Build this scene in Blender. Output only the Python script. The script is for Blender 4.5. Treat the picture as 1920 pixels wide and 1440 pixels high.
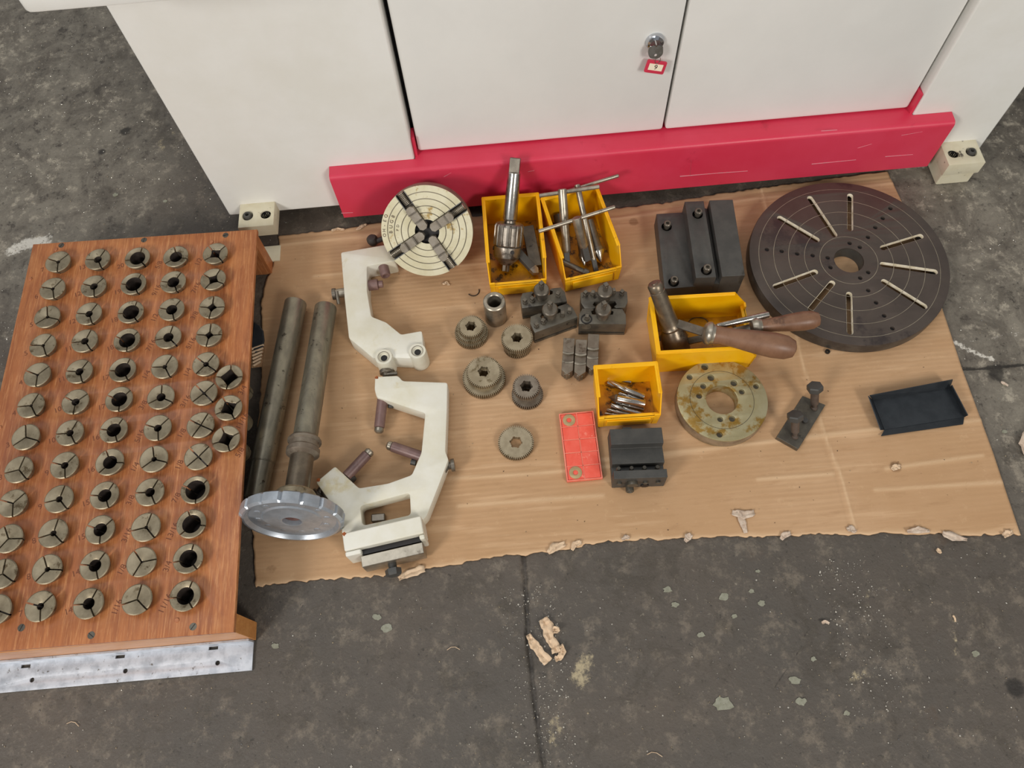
import bpy, bmesh, math, random
import numpy as np
from mathutils import Vector, Matrix, noise
random.seed(7)
rng = np.random.default_rng(7)
C = bpy.context.scene.collection
PI = math.pi
for o in list(bpy.data.objects):
    bpy.data.objects.remove(o)

# ------------------------------------------------------------------ camera
FPX, CAMH = 1442.0, 1.2
_d = Vector((60, 680, FPX)).normalized()
_r = math.atan2(60, 680)
CX = Vector((math.cos(_r), -math.sin(_r), 0))
CY = (-_d).cross(CX)
CZ = -_d
cam = bpy.data.cameras.new('camera')
cam.sensor_width = 36
cam.lens = FPX / 1920 * 36
cam.clip_start = 0.02
co = bpy.data.objects.new('camera', cam)
C.objects.link(co)
r_, u_, b_ = Vector((CX[0], CY[0], CZ[0])), -Vector((CX[1], CY[1], CZ[1])), -Vector((CX[2], CY[2], CZ[2]))
co.matrix_world = Matrix(((r_.x, u_.x, b_.x, 0), (r_.y, u_.y, b_.y, 0), (r_.z, u_.z, b_.z, CAMH), (0, 0, 0, 1)))
bpy.context.scene.camera = co

def P(px, py, z=0.0):
    """world point on the horizontal plane z seen at pixel px,py of the 1920x1440 frame"""
    v = Vector((px - 960, py - 720, FPX))
    w = Vector((v.dot(CX), v.dot(CY), v.dot(CZ)))
    t = (z - CAMH) / w.z
    return Vector((0, 0, CAMH)) + w * t

def PY(px, py, y):
    """world point on the vertical plane Y = y"""
    v = Vector((px - 960, py - 720, FPX))
    w = Vector((v.dot(CX), v.dot(CY), v.dot(CZ)))
    return Vector((0, 0, CAMH)) + w * (y / w.y)

def idir(px, py, deg, z):
    """world angle of the image direction deg at a pixel"""
    a = math.radians(deg)
    d = P(px + 10 * math.cos(a), py - 10 * math.sin(a), z) - P(px, py, z)
    return math.atan2(d.y, d.x)

# ------------------------------------------------------------------ world, lights, exposure
sc = bpy.context.scene
sc.view_settings.view_transform = 'Standard'
sc.view_settings.look = 'None'
sc.view_settings.gamma = 1
sc.view_settings.use_curve_mapping = False
sc.view_settings.exposure = 0.0
w = bpy.data.worlds.new('workshop')
sc.world = w
w.use_nodes = True
bg = w.node_tree.nodes['Background']
bg.inputs[0].default_value = (0.96, 0.98, 1.0, 1)
bg.inputs[1].default_value = 0.30

def area(name, loc, target, sx, sy, power, col):
    l = bpy.data.lights.new(name, 'AREA')
    l.shape = 'RECTANGLE'; l.size = sx; l.size_y = sy
    l.energy = power; l.color = col
    o = bpy.data.objects.new(name, l); C.objects.link(o)
    o.location = loc
    o.rotation_euler = (Vector(target) - Vector(loc)).to_track_quat('-Z', 'Y').to_euler()
    return o
area('window_left', (-2.3, -1.7, 2.3), (-0.1, 0.55, 0), 0.8, 0.9, 74, (1.0, 0.97, 0.93))
area('window_right', (1.7, -2.0, 2.3), (0.2, 0.55, 0), 0.8, 0.9, 54, (1.0, 0.96, 0.90))
area('overhead_fill', (-1.2, 1.2, 4.0), (0, 0.6, 0), 1.6, 2.6, 34, (0.94, 0.97, 1.0))  # added overhead fill giving the metals highlights; no such opening is known

# ------------------------------------------------------------------ materials
def lin(c):
    if isinstance(c, str):
        c = tuple(int(c[i:i + 2], 16) / 255 for i in (0, 2, 4))
    return tuple(x / 12.92 if x <= 0.04045 else ((x + 0.055) / 1.055) ** 2.4 for x in c[:3]) + (1,)

class NT:
    def __init__(s, name):
        s.m = bpy.data.materials.new(name); s.m.use_nodes = True
        s.t = s.m.node_tree; s.b = s.t.nodes['Principled BSDF']
        s.tc = s.t.nodes.new('ShaderNodeTexCoord'); s.oi = s.t.nodes.new('ShaderNodeObjectInfo')
        s.w = s.math('MULTIPLY', s.oi.outputs['Random'], 37.0)
    def n(s, k): return s.t.nodes.new(k)
    def ln(s, a, b): s.t.links.new(a, b)
    def setin(s, sock, v):
        if hasattr(v, 'links') or isinstance(v, bpy.types.NodeSocket): s.ln(v, sock)
        else: sock.default_value = v
    def math(s, op, a, b=0.0, c=None, clamp=False):
        x = s.n('ShaderNodeMath'); x.operation = op; x.use_clamp = clamp
        s.setin(x.inputs[0], a); s.setin(x.inputs[1], b)
        if c is not None: s.setin(x.inputs[2], c)
        return x.outputs[0]
    def noise(s, scale, detail=4, rough=.6, stretch=None, dist=0.0):
        x = s.n('ShaderNodeTexNoise'); x.noise_dimensions = '4D'
        s.ln(s.w, x.inputs['W'])
        x.inputs['Scale'].default_value = scale; x.inputs['Detail'].default_value = detail
        x.inputs['Roughness'].default_value = rough; x.inputs['Distortion'].default_value = dist
        v = s.tc.outputs['Object']
        if stretch:
            mp = s.n('ShaderNodeMapping'); mp.inputs['Scale'].default_value = stretch
            s.ln(v, mp.inputs[0]); v = mp.outputs[0]
        s.ln(v, x.inputs['Vector'])
        return x.outputs['Fac']
    def ramp(s, f, a, b):
        x = s.n('ShaderNodeMapRange'); x.interpolation_type = 'SMOOTHSTEP'
        s.ln(f, x.inputs[0]); x.inputs[1].default_value = a; x.inputs[2].default_value = b
        return x.outputs[0]
    def mix(s, f, a, b, mode='MIX'):
        x = s.n('ShaderNodeMix'); x.data_type = 'RGBA'; x.blend_type = mode
        s.setin(x.inputs[0], f); s.setin(x.inputs[6], a); s.setin(x.inputs[7], b)
        return x.outputs[2]
    def attr(s, name):
        x = s.n('ShaderNodeAttribute'); x.attribute_name = name
        return x.outputs['Fac']
    def bump(s, h, strength, dist=.001, prev=None):
        x = s.n('ShaderNodeBump'); x.inputs['Strength'].default_value = strength
        x.inputs['Distance'].default_value = dist
        s.ln(h, x.inputs['Height'])
        if prev is not None: s.ln(prev, x.inputs['Normal'])
        s.ln(x.outputs[0], s.b.inputs['Normal'])
        return x.outputs[0]
    def fin(s, col, rough, metal=0, spec=.5):
        s.setin(s.b.inputs['Base Color'], col); s.setin(s.b.inputs['Roughness'], rough)
        s.b.inputs['Metallic'].default_value = metal
        s.b.inputs['Specular IOR Level'].default_value = spec
        return s.m

def M(name, col, rough=.5, metal=0, col2=None, ns=60, lo=.35, hi=.65, col3=None, ns3=25, t3=.62,
      bump=.15, bs=500, stretch=None, spec=.5):
    t = NT(name)
    c = lin(col)
    f = t.noise(ns, 5, .65, stretch)
    if col2: c = t.mix(t.ramp(f, lo, hi), c, lin(col2))
    if col3:
        g = t.noise(ns3, 6, .7)
        c = t.mix(t.ramp(g, t3, t3 + .08), c, lin(col3))
    rr = t.math('ADD', t.math('MULTIPLY', f, .25), rough - .125)
    if bump: t.bump(t.noise(bs, 3, .6), bump, .0006)
    return t.fin(c, rr, metal, spec)

STEEL = M('steel_worn', '8e8678', .36, .8, 'b1a898', 50, col3='60564a', ns3=30, t3=.6)
STEELD = M('steel_dark_oiled', '686157', .36, .7, '7f776b', 60, col3='474038')
CHUCKB = M('mottled_chuck_steel', '776f65', .36, .75, '938b80', 40, col3='4b423a', ns3=45, t3=.52)
BOLTB = M('dark_brown_bolt_steel', '51463f', .45, .4, '64574d', 60)
STEELB = M('steel_bright', 'c4c1bb', .22, .95, '989288', 70)
TUBE = M('steel_tube_patina', '7b7567', .38, .7, '99927f', 30, .3, .7, col3='4b443a', ns3=60, t3=.58, stretch=(1, 1, 6))
COLLET = M('collet_steel', '7d715b', .44, .6, '9b8f77', 45, .3, .7, col3='5f513b', ns3=50, t3=.56, bump=.15, bs=300)
BORE = M('shaded_bore_steel', '5a504a', .5, .5, '3b332e', 60)
GEAR = M('gear_steel', '93856c', .42, .6, 'aa9c82', 50, col3='6e5f44', ns3=30, t3=.56, bump=.1)
GEARB = M('gear_steel_brown', '776a5c', .45, .55, '8c8172', 50, col3='5d4e40', ns3=30, t3=.56)
CHUCKF = M('chuck_face_steel', 'c6bd9c', .5, .25, 'd6cfb4', 28, .3, .7, col3='a88d54', ns3=26, t3=.56, bump=.06, spec=.3)
CHUCKS = M('chuck_body_steel', '7d7568', .4, .6, '948b7a', 40)
JAW = M('jaw_steel', '988f82', .45, .4, '857b6c', 60, bump=.06)
DARK = M('dark_recess_shade', '1d1b1b', .5, .3, '2b2827', 60)  # near-black colour stands in for shade inside holes, slots and gaps
OXIDE = M('black_oxide_steel', '43423f', .48, .25, '4e4c48', 40, col3='38352f', ns3=20, t3=.6, bump=.1)
OXIDEB = M('black_oxide_brown', '57524a', .38, .55, '6b6559', 50, col3='332e29', ns3=40, t3=.58, bump=.1)
PLATE = M('faceplate_brown_black', '4a413b', .4, .3, '554b44', 14, .3, .7, col3='3b3331', ns3=8, t3=.55, bump=.05)
PLATER = M('faceplate_rim', '4a443f', .36, .5, '5f5a53', 30)
CREAM = M('cream_slot_skin', 'f6eedb', .6, 0, 'd8cbad', 80)
SCRIBE = M('scribed_line', 'a59a86', .4, .4, '8a806e', 60)
CAST = M('cream_painted_casting', 'dedbcf', .38, 0, 'd2ccb6', 12, .3, .7, col3='cdc19c', ns3=9, t3=.56, bump=.12, bs=160)
BROWNP = M('brown_bakelite_pad', '6e5450', .42, .1, '7d625b', 60, col3='533d39')
RUST = M('rust_stain', 'a5561f', .7, 0, '7c3f1c', 200)
ALU = M('aluminium_cast', 'b8bec5', .34, .6, 'a3a9b0', 40, col3='cfd4d9', ns3=90, t3=.62)
ALUANG = M('aluminium_angle', 'b4b8bf', .42, .55, 'cfd2d8', 60, .35, .6, col3='6a625c', ns3=130, t3=.6)
YEL = M('yellow_bin_plastic', 'f0ae00', .36, 0, 'f5ba08', 20, col3='b5780f', ns3=35, t3=.63, bump=.05)
YELD = M('yellow_bin_oily_base', 'a8700c', .35, 0, 'c98d10', 30, .35, .6, col3='4a3312', ns3=45, t3=.52, bump=.1)
WHITE = M('white_machine_paint', 'eae9e4', .42, 0, 'e2e0d8', 5, .3, .7, col3='c9bfa8', ns3=4.5, t3=.64, bump=.12, bs=260)
WHITE2 = M('white_door_paint', 'e0dfda', .4, 0, 'e6e5e0', 5, .3, .7, col3='cbc3b0', ns3=4, t3=.66, bump=.1, bs=260)
FOOTP = M('chipped_cream_foot_paint', 'd6cfb6', .5, 0, 'cfc6aa', 30, col3='4c4338', ns3=45, t3=.6)
REDP = M('red_machine_paint', 'cf304a', .42, 0, 'd43c56', 8, .3, .7, col3='bf2a42', ns3=10, t3=.6, bump=.1, bs=260)
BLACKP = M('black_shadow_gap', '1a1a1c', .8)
TRAYM = M('black_powder_coat', '23272b', .5, .1, '2b2f33', 50, bump=.2, bs=900)
REDBOX = M('translucent_red_plastic', 'ea6350', .35, 0, 'e5543f', 60, col3='f0917c', ns3=70, t3=.58)
REDRIM = M('pink_box_edge', 'ee8d76', .4, 0, 'e87763', 80)
INSERT = M('insert_ceramic', 'b39a70', .45, .1, 'a18b64', 90)
HANDLE = M('worn_wood_handle', '6b4a35', .42, 0, '86624a', 25, .3, .7, col3='5a3d2b', ns3=14, t3=.58, bump=.2, bs=250, stretch=(1, 1, .25))
KEYTAG = M('red_key_tag', 'c9334c', .4)
PAPER = M('paper_insert', 'f0e3c8', .7)
INK = M('dark_ink', '3b2018', .8)
DOWEL = M('copper_dowel', 'b87850', .5, .1, '9c5f3c', 200)
CHROME = M('chrome', 'c9ccd2', .12, 1.0, bump=0)
KNUK = M('brown_worn_steel', '6d6254', .34, .75, '857866', 40, col3='4a4036', ns3=30, t3=.6)
WIRE = M('black_wire', '26221f', .5, .3)
SCRAPM = M('torn_paper', 'c9ad8e', .8, 0, 'd8bd9e', 90, col3='9a7a5c', ns3=80, t3=.6, bump=.4, bs=300)
SCRAPP = M('pale_torn_paper', 'cdbba8', .8, 0, 'b39c88', 90, bump=.4, bs=300)
SPECW = M('bright_swarf', 'd9d4c8', .35, .4)
SPECB = M('tan_swarf', '9c8d74', .6)
SPECD = M('grey_swarf', '8b8a88', .4, .6)
GREENSP = M('sage_paint_spot', '8d8c7c', .6, 0, '7d7c6a', 200)

def wood_mat(name, a, b, c, st):
    t = NT(name)
    f = t.noise(9, 6, .65, st, .6); g = t.noise(26, 5, .75, st); k = t.noise(3.0, 4, .6)
    col = t.mix(t.ramp(f, .3, .7), lin(a), lin(b))
    col = t.mix(t.math('MULTIPLY', t.ramp(g, .48, .68), .7), col, lin(c))
    col = t.mix(t.math('MULTIPLY', t.ramp(k, .5, .72), .45), col, lin('774028'))
    k2 = t.noise(14, 4, .6)
    col = t.mix(t.math('MULTIPLY', t.ramp(k2, .52, .7), .35), col, lin('c88a55'))
    t.bump(g, .2, .0005)
    return t.fin(col, .42, 0, .4)
BOARD = wood_mat('varnished_plywood', 'ad6c3f', '8f5331', 'c98f5e', (16, 1.0, 1))
PINE = wood_mat('orange_softwood', 'c98a4c', 'b9783c', 'd69c5e', (1.2, 14, 14))

def cardboard_mat():
    t = NT('corrugated_cardboard')
    f = t.noise(5, 5, .6); g = t.noise(70, 4, .7); k = t.noise(16, 6, .7, (1, 5, 1))
    col = t.mix(t.ramp(f, .3, .7), lin('be9a76'), lin('b48f69'))
    col = t.mix(t.math('MULTIPLY', t.ramp(k, .5, .72), .45), col, lin('9f7b58'))
    col = t.mix(t.math('MULTIPLY', t.ramp(g, .58, .72), .25), col, lin('d2b08a'))
    st = t.attr('stain')
    sf = t.ramp(t.math('ADD', st, t.math('MULTIPLY', t.math('SUBTRACT', t.noise(55, 6, .75), .5), .9)), .45, .8)
    col = t.mix(t.math('MULTIPLY', sf, .55), col, lin('6d4c30'))
    pl = t.attr('pale')
    col = t.mix(t.math('MULTIPLY', pl, .5), col, lin('dcbd98'))
    ge = t.n('ShaderNodeSeparateXYZ'); t.ln(t.tc.outputs['Object'], ge.inputs[0])
    y = t.math('ADD', ge.outputs[1], t.math('MULTIPLY', t.noise(3, 2, .5), .012))
    wv = t.math('SINE', t.math('MULTIPLY', y, 2 * PI / .0085))
    kk = t.ramp(t.noise(2.2, 3, .6), .35, .65)
    col = t.mix(t.math('MULTIPLY', t.math('MULTIPLY', t.ramp(wv, -.2, 1), .15), kk), col, lin('a5825f'))
    st2 = t.noise(10, 4, .6, (.5, 6, 1))
    col = t.mix(t.math('MULTIPLY', t.ramp(st2, .5, .68), .4), col, lin('b08a65'))
    col = t.mix(t.math('MULTIPLY', t.ramp(st2, .46, .34), .35), col, lin('d3b08b'))
    b = t.bump(t.math('MULTIPLY', wv, kk), .12, .0012)
    t.bump(t.noise(240, 3, .7), .25, .0006, b)
    return t.fin(col, .72, 0, .25)
CARD = cardboard_mat()
CARDE = M('cardboard_edge', 'ae8b68', .85, 0, '8f6d4c', 120)

def floor_mat():
    t = NT('worn_workshop_floor')
    dirt_shade, light = t.attr('dirt_shade'), t.attr('light')
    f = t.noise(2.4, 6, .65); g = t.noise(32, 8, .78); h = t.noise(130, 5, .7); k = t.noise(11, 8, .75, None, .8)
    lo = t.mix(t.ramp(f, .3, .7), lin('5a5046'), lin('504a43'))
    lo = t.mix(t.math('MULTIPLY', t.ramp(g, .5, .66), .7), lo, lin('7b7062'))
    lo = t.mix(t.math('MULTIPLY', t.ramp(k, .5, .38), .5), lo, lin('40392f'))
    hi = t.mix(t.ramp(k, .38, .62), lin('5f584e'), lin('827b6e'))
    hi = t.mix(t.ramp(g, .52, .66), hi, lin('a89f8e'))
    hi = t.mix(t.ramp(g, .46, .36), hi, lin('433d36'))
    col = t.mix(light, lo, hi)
    col = t.mix(t.math('MULTIPLY', t.ramp(h, .42, .28), .75), col, lin('28251f'))
    col = t.mix(t.math('MULTIPLY', t.ramp(h, .6, .72), .6), col, lin('8f8676'))
    rs = t.noise(7, 6, .7)
    col = t.mix(t.math('MULTIPLY', t.ramp(rs, .62, .74), .35), col, lin('5a4430'))
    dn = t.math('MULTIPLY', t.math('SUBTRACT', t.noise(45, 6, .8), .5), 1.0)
    col = t.mix(t.math('MULTIPLY', t.ramp(t.math('ADD', dirt_shade, dn), .4, .75), .85), col, lin('1f1b17'))
    pa = t.attr('pale'); pn = t.math('MULTIPLY', t.math('SUBTRACT', t.noise(75, 7, .85), .5), 1.9)
    col = t.mix(t.ramp(t.math('ADD', pa, pn), .42, .75), col, lin('a89a7c'))
    pw = t.attr('white')
    col = t.mix(t.ramp(t.math('ADD', pw, pn), .45, .7), col, lin('cfc9bd'))
    b = t.bump(h, .7, .0015)
    t.bump(g, .6, .003, b)
    return t.fin(col, t.math('ADD', t.math('MULTIPLY', g, .3), .38), 0, .45)
FLOOR = floor_mat()

# ------------------------------------------------------------------ mesh building
class MB:
    def __init__(s): s.v, s.f, s.mi, s.cur = [], [], [], 0
    def add(s, vs, fs, M4=None):
        o = len(s.v)
        s.v += [tuple(M4 @ Vector(v)) if M4 else tuple(v) for v in vs]
        s.f += [tuple(i + o for i in f) for f in fs]
        s.mi += [s.cur] * len(fs)
        return s
    def box(s, a, b, M4=None):
        (x0, y0, z0), (x1, y1, z1) = a, b
        vs = [(x0, y0, z0), (x1, y0, z0), (x1, y1, z0), (x0, y1, z0), (x0, y0, z1), (x1, y0, z1), (x1, y1, z1), (x0, y1, z1)]
        return s.add(vs, [(3, 2, 1, 0), (4, 5, 6, 7), (0, 1, 5, 4), (1, 2, 6, 5), (2, 3, 7, 6), (3, 0, 4, 7)], M4)
    def prism(s, pts, z0, z1, M4=None, taper=0):
        """convex or concave outline extruded in z"""
        n = len(pts)
        ar = sum(pts[i][0] * pts[(i + 1) % n][1] - pts[(i + 1) % n][0] * pts[i][1] for i in range(n))
        if ar < 0: pts = pts[::-1]
        vs = [(p[0], p[1], z0) for p in pts] + [(p[0], p[1], z1) for p in pts]
        fs = [tuple(range(n))[::-1], tuple(range(n, 2 * n))] + [(i, (i + 1) % n, (i + 1) % n + n, i + n) for i in range(n)]
        return s.add(vs, fs, M4)
    def lathe(s, prof, n=32, M4=None, a0=0):
        """prof: (r,z) pairs, revolved about z; r=0 closes"""
        vs, fs, rows = [], [], []
        for r, z in prof:
            if r <= 1e-7: rows.append([len(vs)]); vs.append((0, 0, z))
            else:
                rows.append(list(range(len(vs), len(vs) + n)))
                vs += [(r * math.cos(a0 + 2 * PI * i / n), r * math.sin(a0 + 2 * PI * i / n), z) for i in range(n)]
        for A, B in zip(rows, rows[1:]):
            for i in range(n):
                j = (i + 1) % n
                if len(A) == 1 and len(B) == 1: continue
                if len(A) == 1: fs.append((A[0], B[i], B[j])[::-1])
                elif len(B) == 1: fs.append((A[i], A[j], B[0]))
                else: fs.append((A[i], A[j], B[j], B[i]))
        return s.add(vs, fs, M4)
    def rod(s, p0, p1, r, n=20, r1=None, M4=None):
        p0, p1 = Vector(p0), Vector(p1)
        L = (p1 - p0).length
        q = (p1 - p0).to_track_quat('Z', 'Y').to_matrix().to_4x4()
        m = Matrix.Translation(p0) @ q
        if M4: m = M4 @ m
        r1 = r if r1 is None else r1
        return s.lathe([(0, 0), (r, 0), (r1, L), (0, L)], n, m)
    def along(s, p0, p1, prof, n=28, M4=None, a0=0):
        """lathe with profile (r, distance) along the axis p0->p1"""
        p0, p1 = Vector(p0), Vector(p1)
        q = (p1 - p0).to_track_quat('Z', 'Y').to_matrix().to_4x4()
        m = Matrix.Translation(p0) @ q
        if M4: m = M4 @ m
        return s.lathe(prof, n, m, a0)
    def tube(s, pts, r, n=8):
        pts = [Vector(p) for p in pts]
        vs, fs = [], []
        for i, p in enumerate(pts):
            d = (pts[min(i + 1, len(pts) - 1)] - pts[max(i - 1, 0)]).normalized()
            a = d.orthogonal().normalized() if abs(d.z) > .9 else Vector((0, 0, 1)).cross(d).normalized()
            b = d.cross(a)
            vs += [tuple(p + r * (math.cos(2 * PI * k / n) * a + math.sin(2 * PI * k / n) * b)) for k in range(n)]
        for i in range(len(pts) - 1):
            for k in range(n):
                fs.append((i * n + k, i * n + (k + 1) % n, (i + 1) * n + (k + 1) % n, (i + 1) * n + k))
        fs.append(tuple(range(n))[::-1]); fs.append(tuple(range((len(pts) - 1) * n, len(pts) * n)))
        return s.add(vs, fs)
    def plate(s, outline, holes, z0, z1, M4=None, bev=0.0):
        """outline with holes (filled 2-D curve), extruded z0..z1"""
        cu = bpy.data.curves.new('tmp', 'CURVE'); cu.dimensions = '2D'; cu.fill_mode = 'BOTH'
        for pl in [outline] + list(holes):
            sp = cu.splines.new('POLY'); sp.points.add(len(pl) - 1); sp.use_cyclic_u = True
            for i, p in enumerate(pl): sp.points[i].co = (p[0], p[1], 0, 1)
        cu.extrude = (z1 - z0) / 2 - bev; cu.bevel_depth = bev; cu.offset = -bev; cu.bevel_resolution = 1
        ob = bpy.data.objects.new('tmp', cu)
        me = bpy.data.meshes.new_from_object(ob)
        vs = [(v.co.x, v.co.y, v.co.z + (z0 + z1) / 2) for v in me.vertices]
        fs = [tuple(p.vertices) for p in me.polygons]
        bpy.data.objects.remove(ob); bpy.data.curves.remove(cu); bpy.data.meshes.remove(me)
        o = len(s.v); nf = len(s.f)
        s.add(vs, fs, M4)
        return s
    def build(s, name, mats, parent=None, sharp=35, bevel=0, seg=2, merge=False):
        me = bpy.data.meshes.new(name)
        me.from_pydata(s.v, [], s.f)
        if not isinstance(mats, (list, tuple)): mats = [mats]
        for m in mats: me.materials.append(m)
        me.polygons.foreach_set('material_index', s.mi)
        me.update()
        if merge:
            bm = bmesh.new(); bm.from_mesh(me); bmesh.ops.remove_doubles(bm, verts=bm.verts, dist=1e-6)
            bmesh.ops.recalc_face_normals(bm, faces=bm.faces); bm.to_mesh(me); bm.free()
        me.polygons.foreach_set('use_smooth', [True] * len(me.polygons))
        me.set_sharp_from_angle(angle=math.radians(sharp))
        o = bpy.data.objects.new(name, me); C.objects.link(o)
        if parent: o.parent = parent
        if bevel:
            b = o.modifiers.new('bevel', 'BEVEL'); b.width = bevel; b.segments = seg; b.limit_method = 'ANGLE'
            b.angle_limit = math.radians(40); b.harden_normals = True
        return o

def circ(x, y, r, n=24, a0=0):
    return [(x + r * math.cos(a0 + 2 * PI * i / n), y + r * math.sin(a0 + 2 * PI * i / n)) for i in range(n)]

def tag(o, label, cat, group=None):
    o['label'] = label; o['category'] = cat
    if group: o['group'] = group
    return o

def thing(name, label, cat, loc=(0, 0, 0), rz=0, group=None, mat=None):
    o = bpy.data.objects.new(name, None); C.objects.link(o); o.empty_display_size = .02
    if mat is not None: o.matrix_world = mat
    else: o.location = loc; o.rotation_euler = (0, 0, rz)
    return tag(o, label, cat, group)

def rel(pts, z, o):
    """pixel outline -> local xy outline on plane z, relative to o"""
    out = []
    for p in pts:
        q = P(p[0], p[1], z); out.append((q.x - o[0], q.y - o[1]))
    return out

def rounded(pts, r, n=4):
    out = []
    N = len(pts)
    for i in range(N):
        p, a, b = Vector(pts[i]), Vector(pts[i - 1]), Vector(pts[(i + 1) % N])
        da, db = (a - p), (b - p)
        k = min(r, da.length * .45, db.length * .45)
        A, B = p + da.normalized() * k, p + db.normalized() * k
        for j in range(n + 1):
            t = j / n
            out.append(tuple((1 - t) ** 2 * A + 2 * t * (1 - t) * p + t * t * B))
    return out

def text(s, size, mat, name, parent, M4, extrude=.0001):
    cu = bpy.data.curves.new('t', 'FONT'); cu.body = s; cu.size = size; cu.extrude = extrude
    cu.align_x = 'CENTER'; cu.align_y = 'CENTER'
    ob = bpy.data.objects.new('t', cu)
    me = bpy.data.meshes.new_from_object(ob)
    me.transform(M4)
    vs = [tuple(v.co) for v in me.vertices]; fs = [tuple(p.vertices) for p in me.polygons]
    bpy.data.objects.remove(ob); bpy.data.curves.remove(cu); bpy.data.meshes.remove(me)
    if name is None: return vs, fs
    mb = MB(); mb.add(vs, fs)
    return mb.build(name, mat, parent)

# ------------------------------------------------------------------ floor
def seg_dist(X, Y, pts):
    D = np.full(X.shape, 9.0)
    for (ax, ay), (bx, by) in zip(pts, pts[1:]):
        dx, dy = bx - ax, by - ay; L = dx * dx + dy * dy + 1e-12
        t = np.clip(((X - ax) * dx + (Y - ay) * dy) / L, 0, 1)
        D = np.minimum(D, np.hypot(X - ax - t * dx, Y - ay - t * dy))
    return D

def wpts(px, z=0): return [(P(a, b, z).x, P(a, b, z).y) for a, b in px]

def vnoise(X, Y, s, seed=0):
    """smooth value noise on arrays"""
    r = np.random.default_rng(seed); G = r.random((256, 256))
    x, y = X * s + 1000.3, Y * s + 1000.7
    i, j = np.floor(x).astype(int), np.floor(y).astype(int)
    fx, fy = x - i, y - j
    fx, fy = fx * fx * (3 - 2 * fx), fy * fy * (3 - 2 * fy)
    g = lambda a, b: G[a % 256, b % 256]
    return (g(i, j) * (1 - fx) + g(i + 1, j) * fx) * (1 - fy) + (g(i, j + 1) * (1 - fx) + g(i + 1, j + 1) * fx) * fy

def grid(name, xs, ys, hfun, mat, attrs, xyfun=None):
    X, Y = np.meshgrid(xs, ys)
    if xyfun: X, Y = xyfun(X, Y)
    Z = hfun(X, Y)
    ny, nx = X.shape
    co_ = np.stack([X.ravel(), Y.ravel(), Z.ravel()], 1)
    idx = np.arange(nx * ny).reshape(ny, nx)
    q = np.stack([idx[:-1, :-1].ravel(), idx[:-1, 1:].ravel(), idx[1:, 1:].ravel(), idx[1:, :-1].ravel()], 1)
    me = bpy.data.meshes.new(name)
    me.vertices.add(len(co_)); me.vertices.foreach_set('co', co_.ravel().astype('f'))
    me.loops.add(q.size); me.loops.foreach_set('vertex_index', q.ravel().astype('i'))
    me.polygons.add(len(q)); me.polygons.foreach_set('loop_start', np.arange(0, q.size, 4, dtype='i'))
    me.polygons.foreach_set('loop_total', np.full(len(q), 4, dtype='i'))
    me.update(calc_edges=True)
    me.polygons.foreach_set('use_smooth', [True] * len(q))
    for k, fn in attrs.items():
        a = me.attributes.new(k, 'FLOAT', 'POINT'); a.data.foreach_set('value', fn(X, Y).ravel().astype('f'))
    me.materials.append(mat)
    o = bpy.data.objects.new(name, me); C.objects.link(o)
    return o

joint = wpts([(975, 960), (985, 1080), (990, 1200), (1004, 1330), (1020, 1440), (1030, 1560)])
crackR = wpts([(1770, 668), (1800, 690), (1850, 690), (1890, 686), (1990, 676)])
crackL = wpts([(1570, 1150), (1520, 1170), (1490, 1240), (1450, 1290), (1420, 1330)])
jointR = wpts([(1560, 1010), (1565, 1160), (1575, 1270), (1700, 1272), (1810, 1266)])

def fh(X, Y):
    z = (vnoise(X, Y, 90, 1) - 1) * .0009 + (vnoise(X, Y, 20, 2) - 1) * .0006
    n = vnoise(X, Y, 120, 3)
    for pl, wd, dp in ((joint, .005, .0035), (crackR, .0035, .005), (crackL, .0018, .002), (jointR, .005, .0016)):
        D = seg_dist(X, Y, pl)
        z -= dp * np.clip(1 - D / (wd * (.5 + n)), 0, 1) ** .7
    return z
def fdirt_shade(X, Y):  # joint dirt and stains; groove tone also makes up for missing occlusion
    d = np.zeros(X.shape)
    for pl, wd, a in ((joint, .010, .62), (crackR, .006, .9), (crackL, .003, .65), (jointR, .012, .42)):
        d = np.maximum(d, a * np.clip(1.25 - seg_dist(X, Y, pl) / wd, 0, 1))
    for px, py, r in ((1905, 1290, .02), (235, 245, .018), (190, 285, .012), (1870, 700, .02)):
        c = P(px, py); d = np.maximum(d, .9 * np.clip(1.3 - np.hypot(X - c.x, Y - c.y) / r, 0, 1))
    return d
def fpale(X, Y):
    d = np.zeros(X.shape)
    for pl, r, a in (([(1098, 1240), (1086, 1275)], .016, .62), ([(1040, 1358), (1040, 1385)], .014, .5),
                     ([(1245, 1335), (1255, 1345)], .006, .4), ([(1520, 1330), (1530, 1380)], .024, .3),
                     ([(300, 262), (305, 280)], .01, .5), ([(320, 245), (324, 250)], .008, .5),
                     ([(1630, 1110), (1625, 1130)], .01, .35), ([(1600, 1268), (1640, 1264)], .01, .5),
                     ([(1790, 1160), (1792, 1225)], .004, .5)):
        c = wpts(pl); d = np.maximum(d, a * np.clip(1.5 - seg_dist(X, Y, c) / r, 0, 1))
    return d
def fwhite(X, Y):
    d = np.zeros(X.shape)
    for pl, r, a in (([(25, 468), (45, 458), (85, 452)], .018, .72), ([(1786, 640), (1815, 655), (1838, 665), (1862, 672)], .006, .7),
                     ([(1790, 640), (1850, 636), (1910, 624)], .006, .45), ([(1900, 630), (1915, 665)], .004, .4),
                     ([(0, 600), (22, 635)], .02, .35), ([(1712, 308), (1730, 312)], .008, .6)):
        c = wpts(pl); d = np.maximum(d, a * np.clip(1.5 - seg_dist(X, Y, c) / r, 0, 1))
    return d
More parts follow.
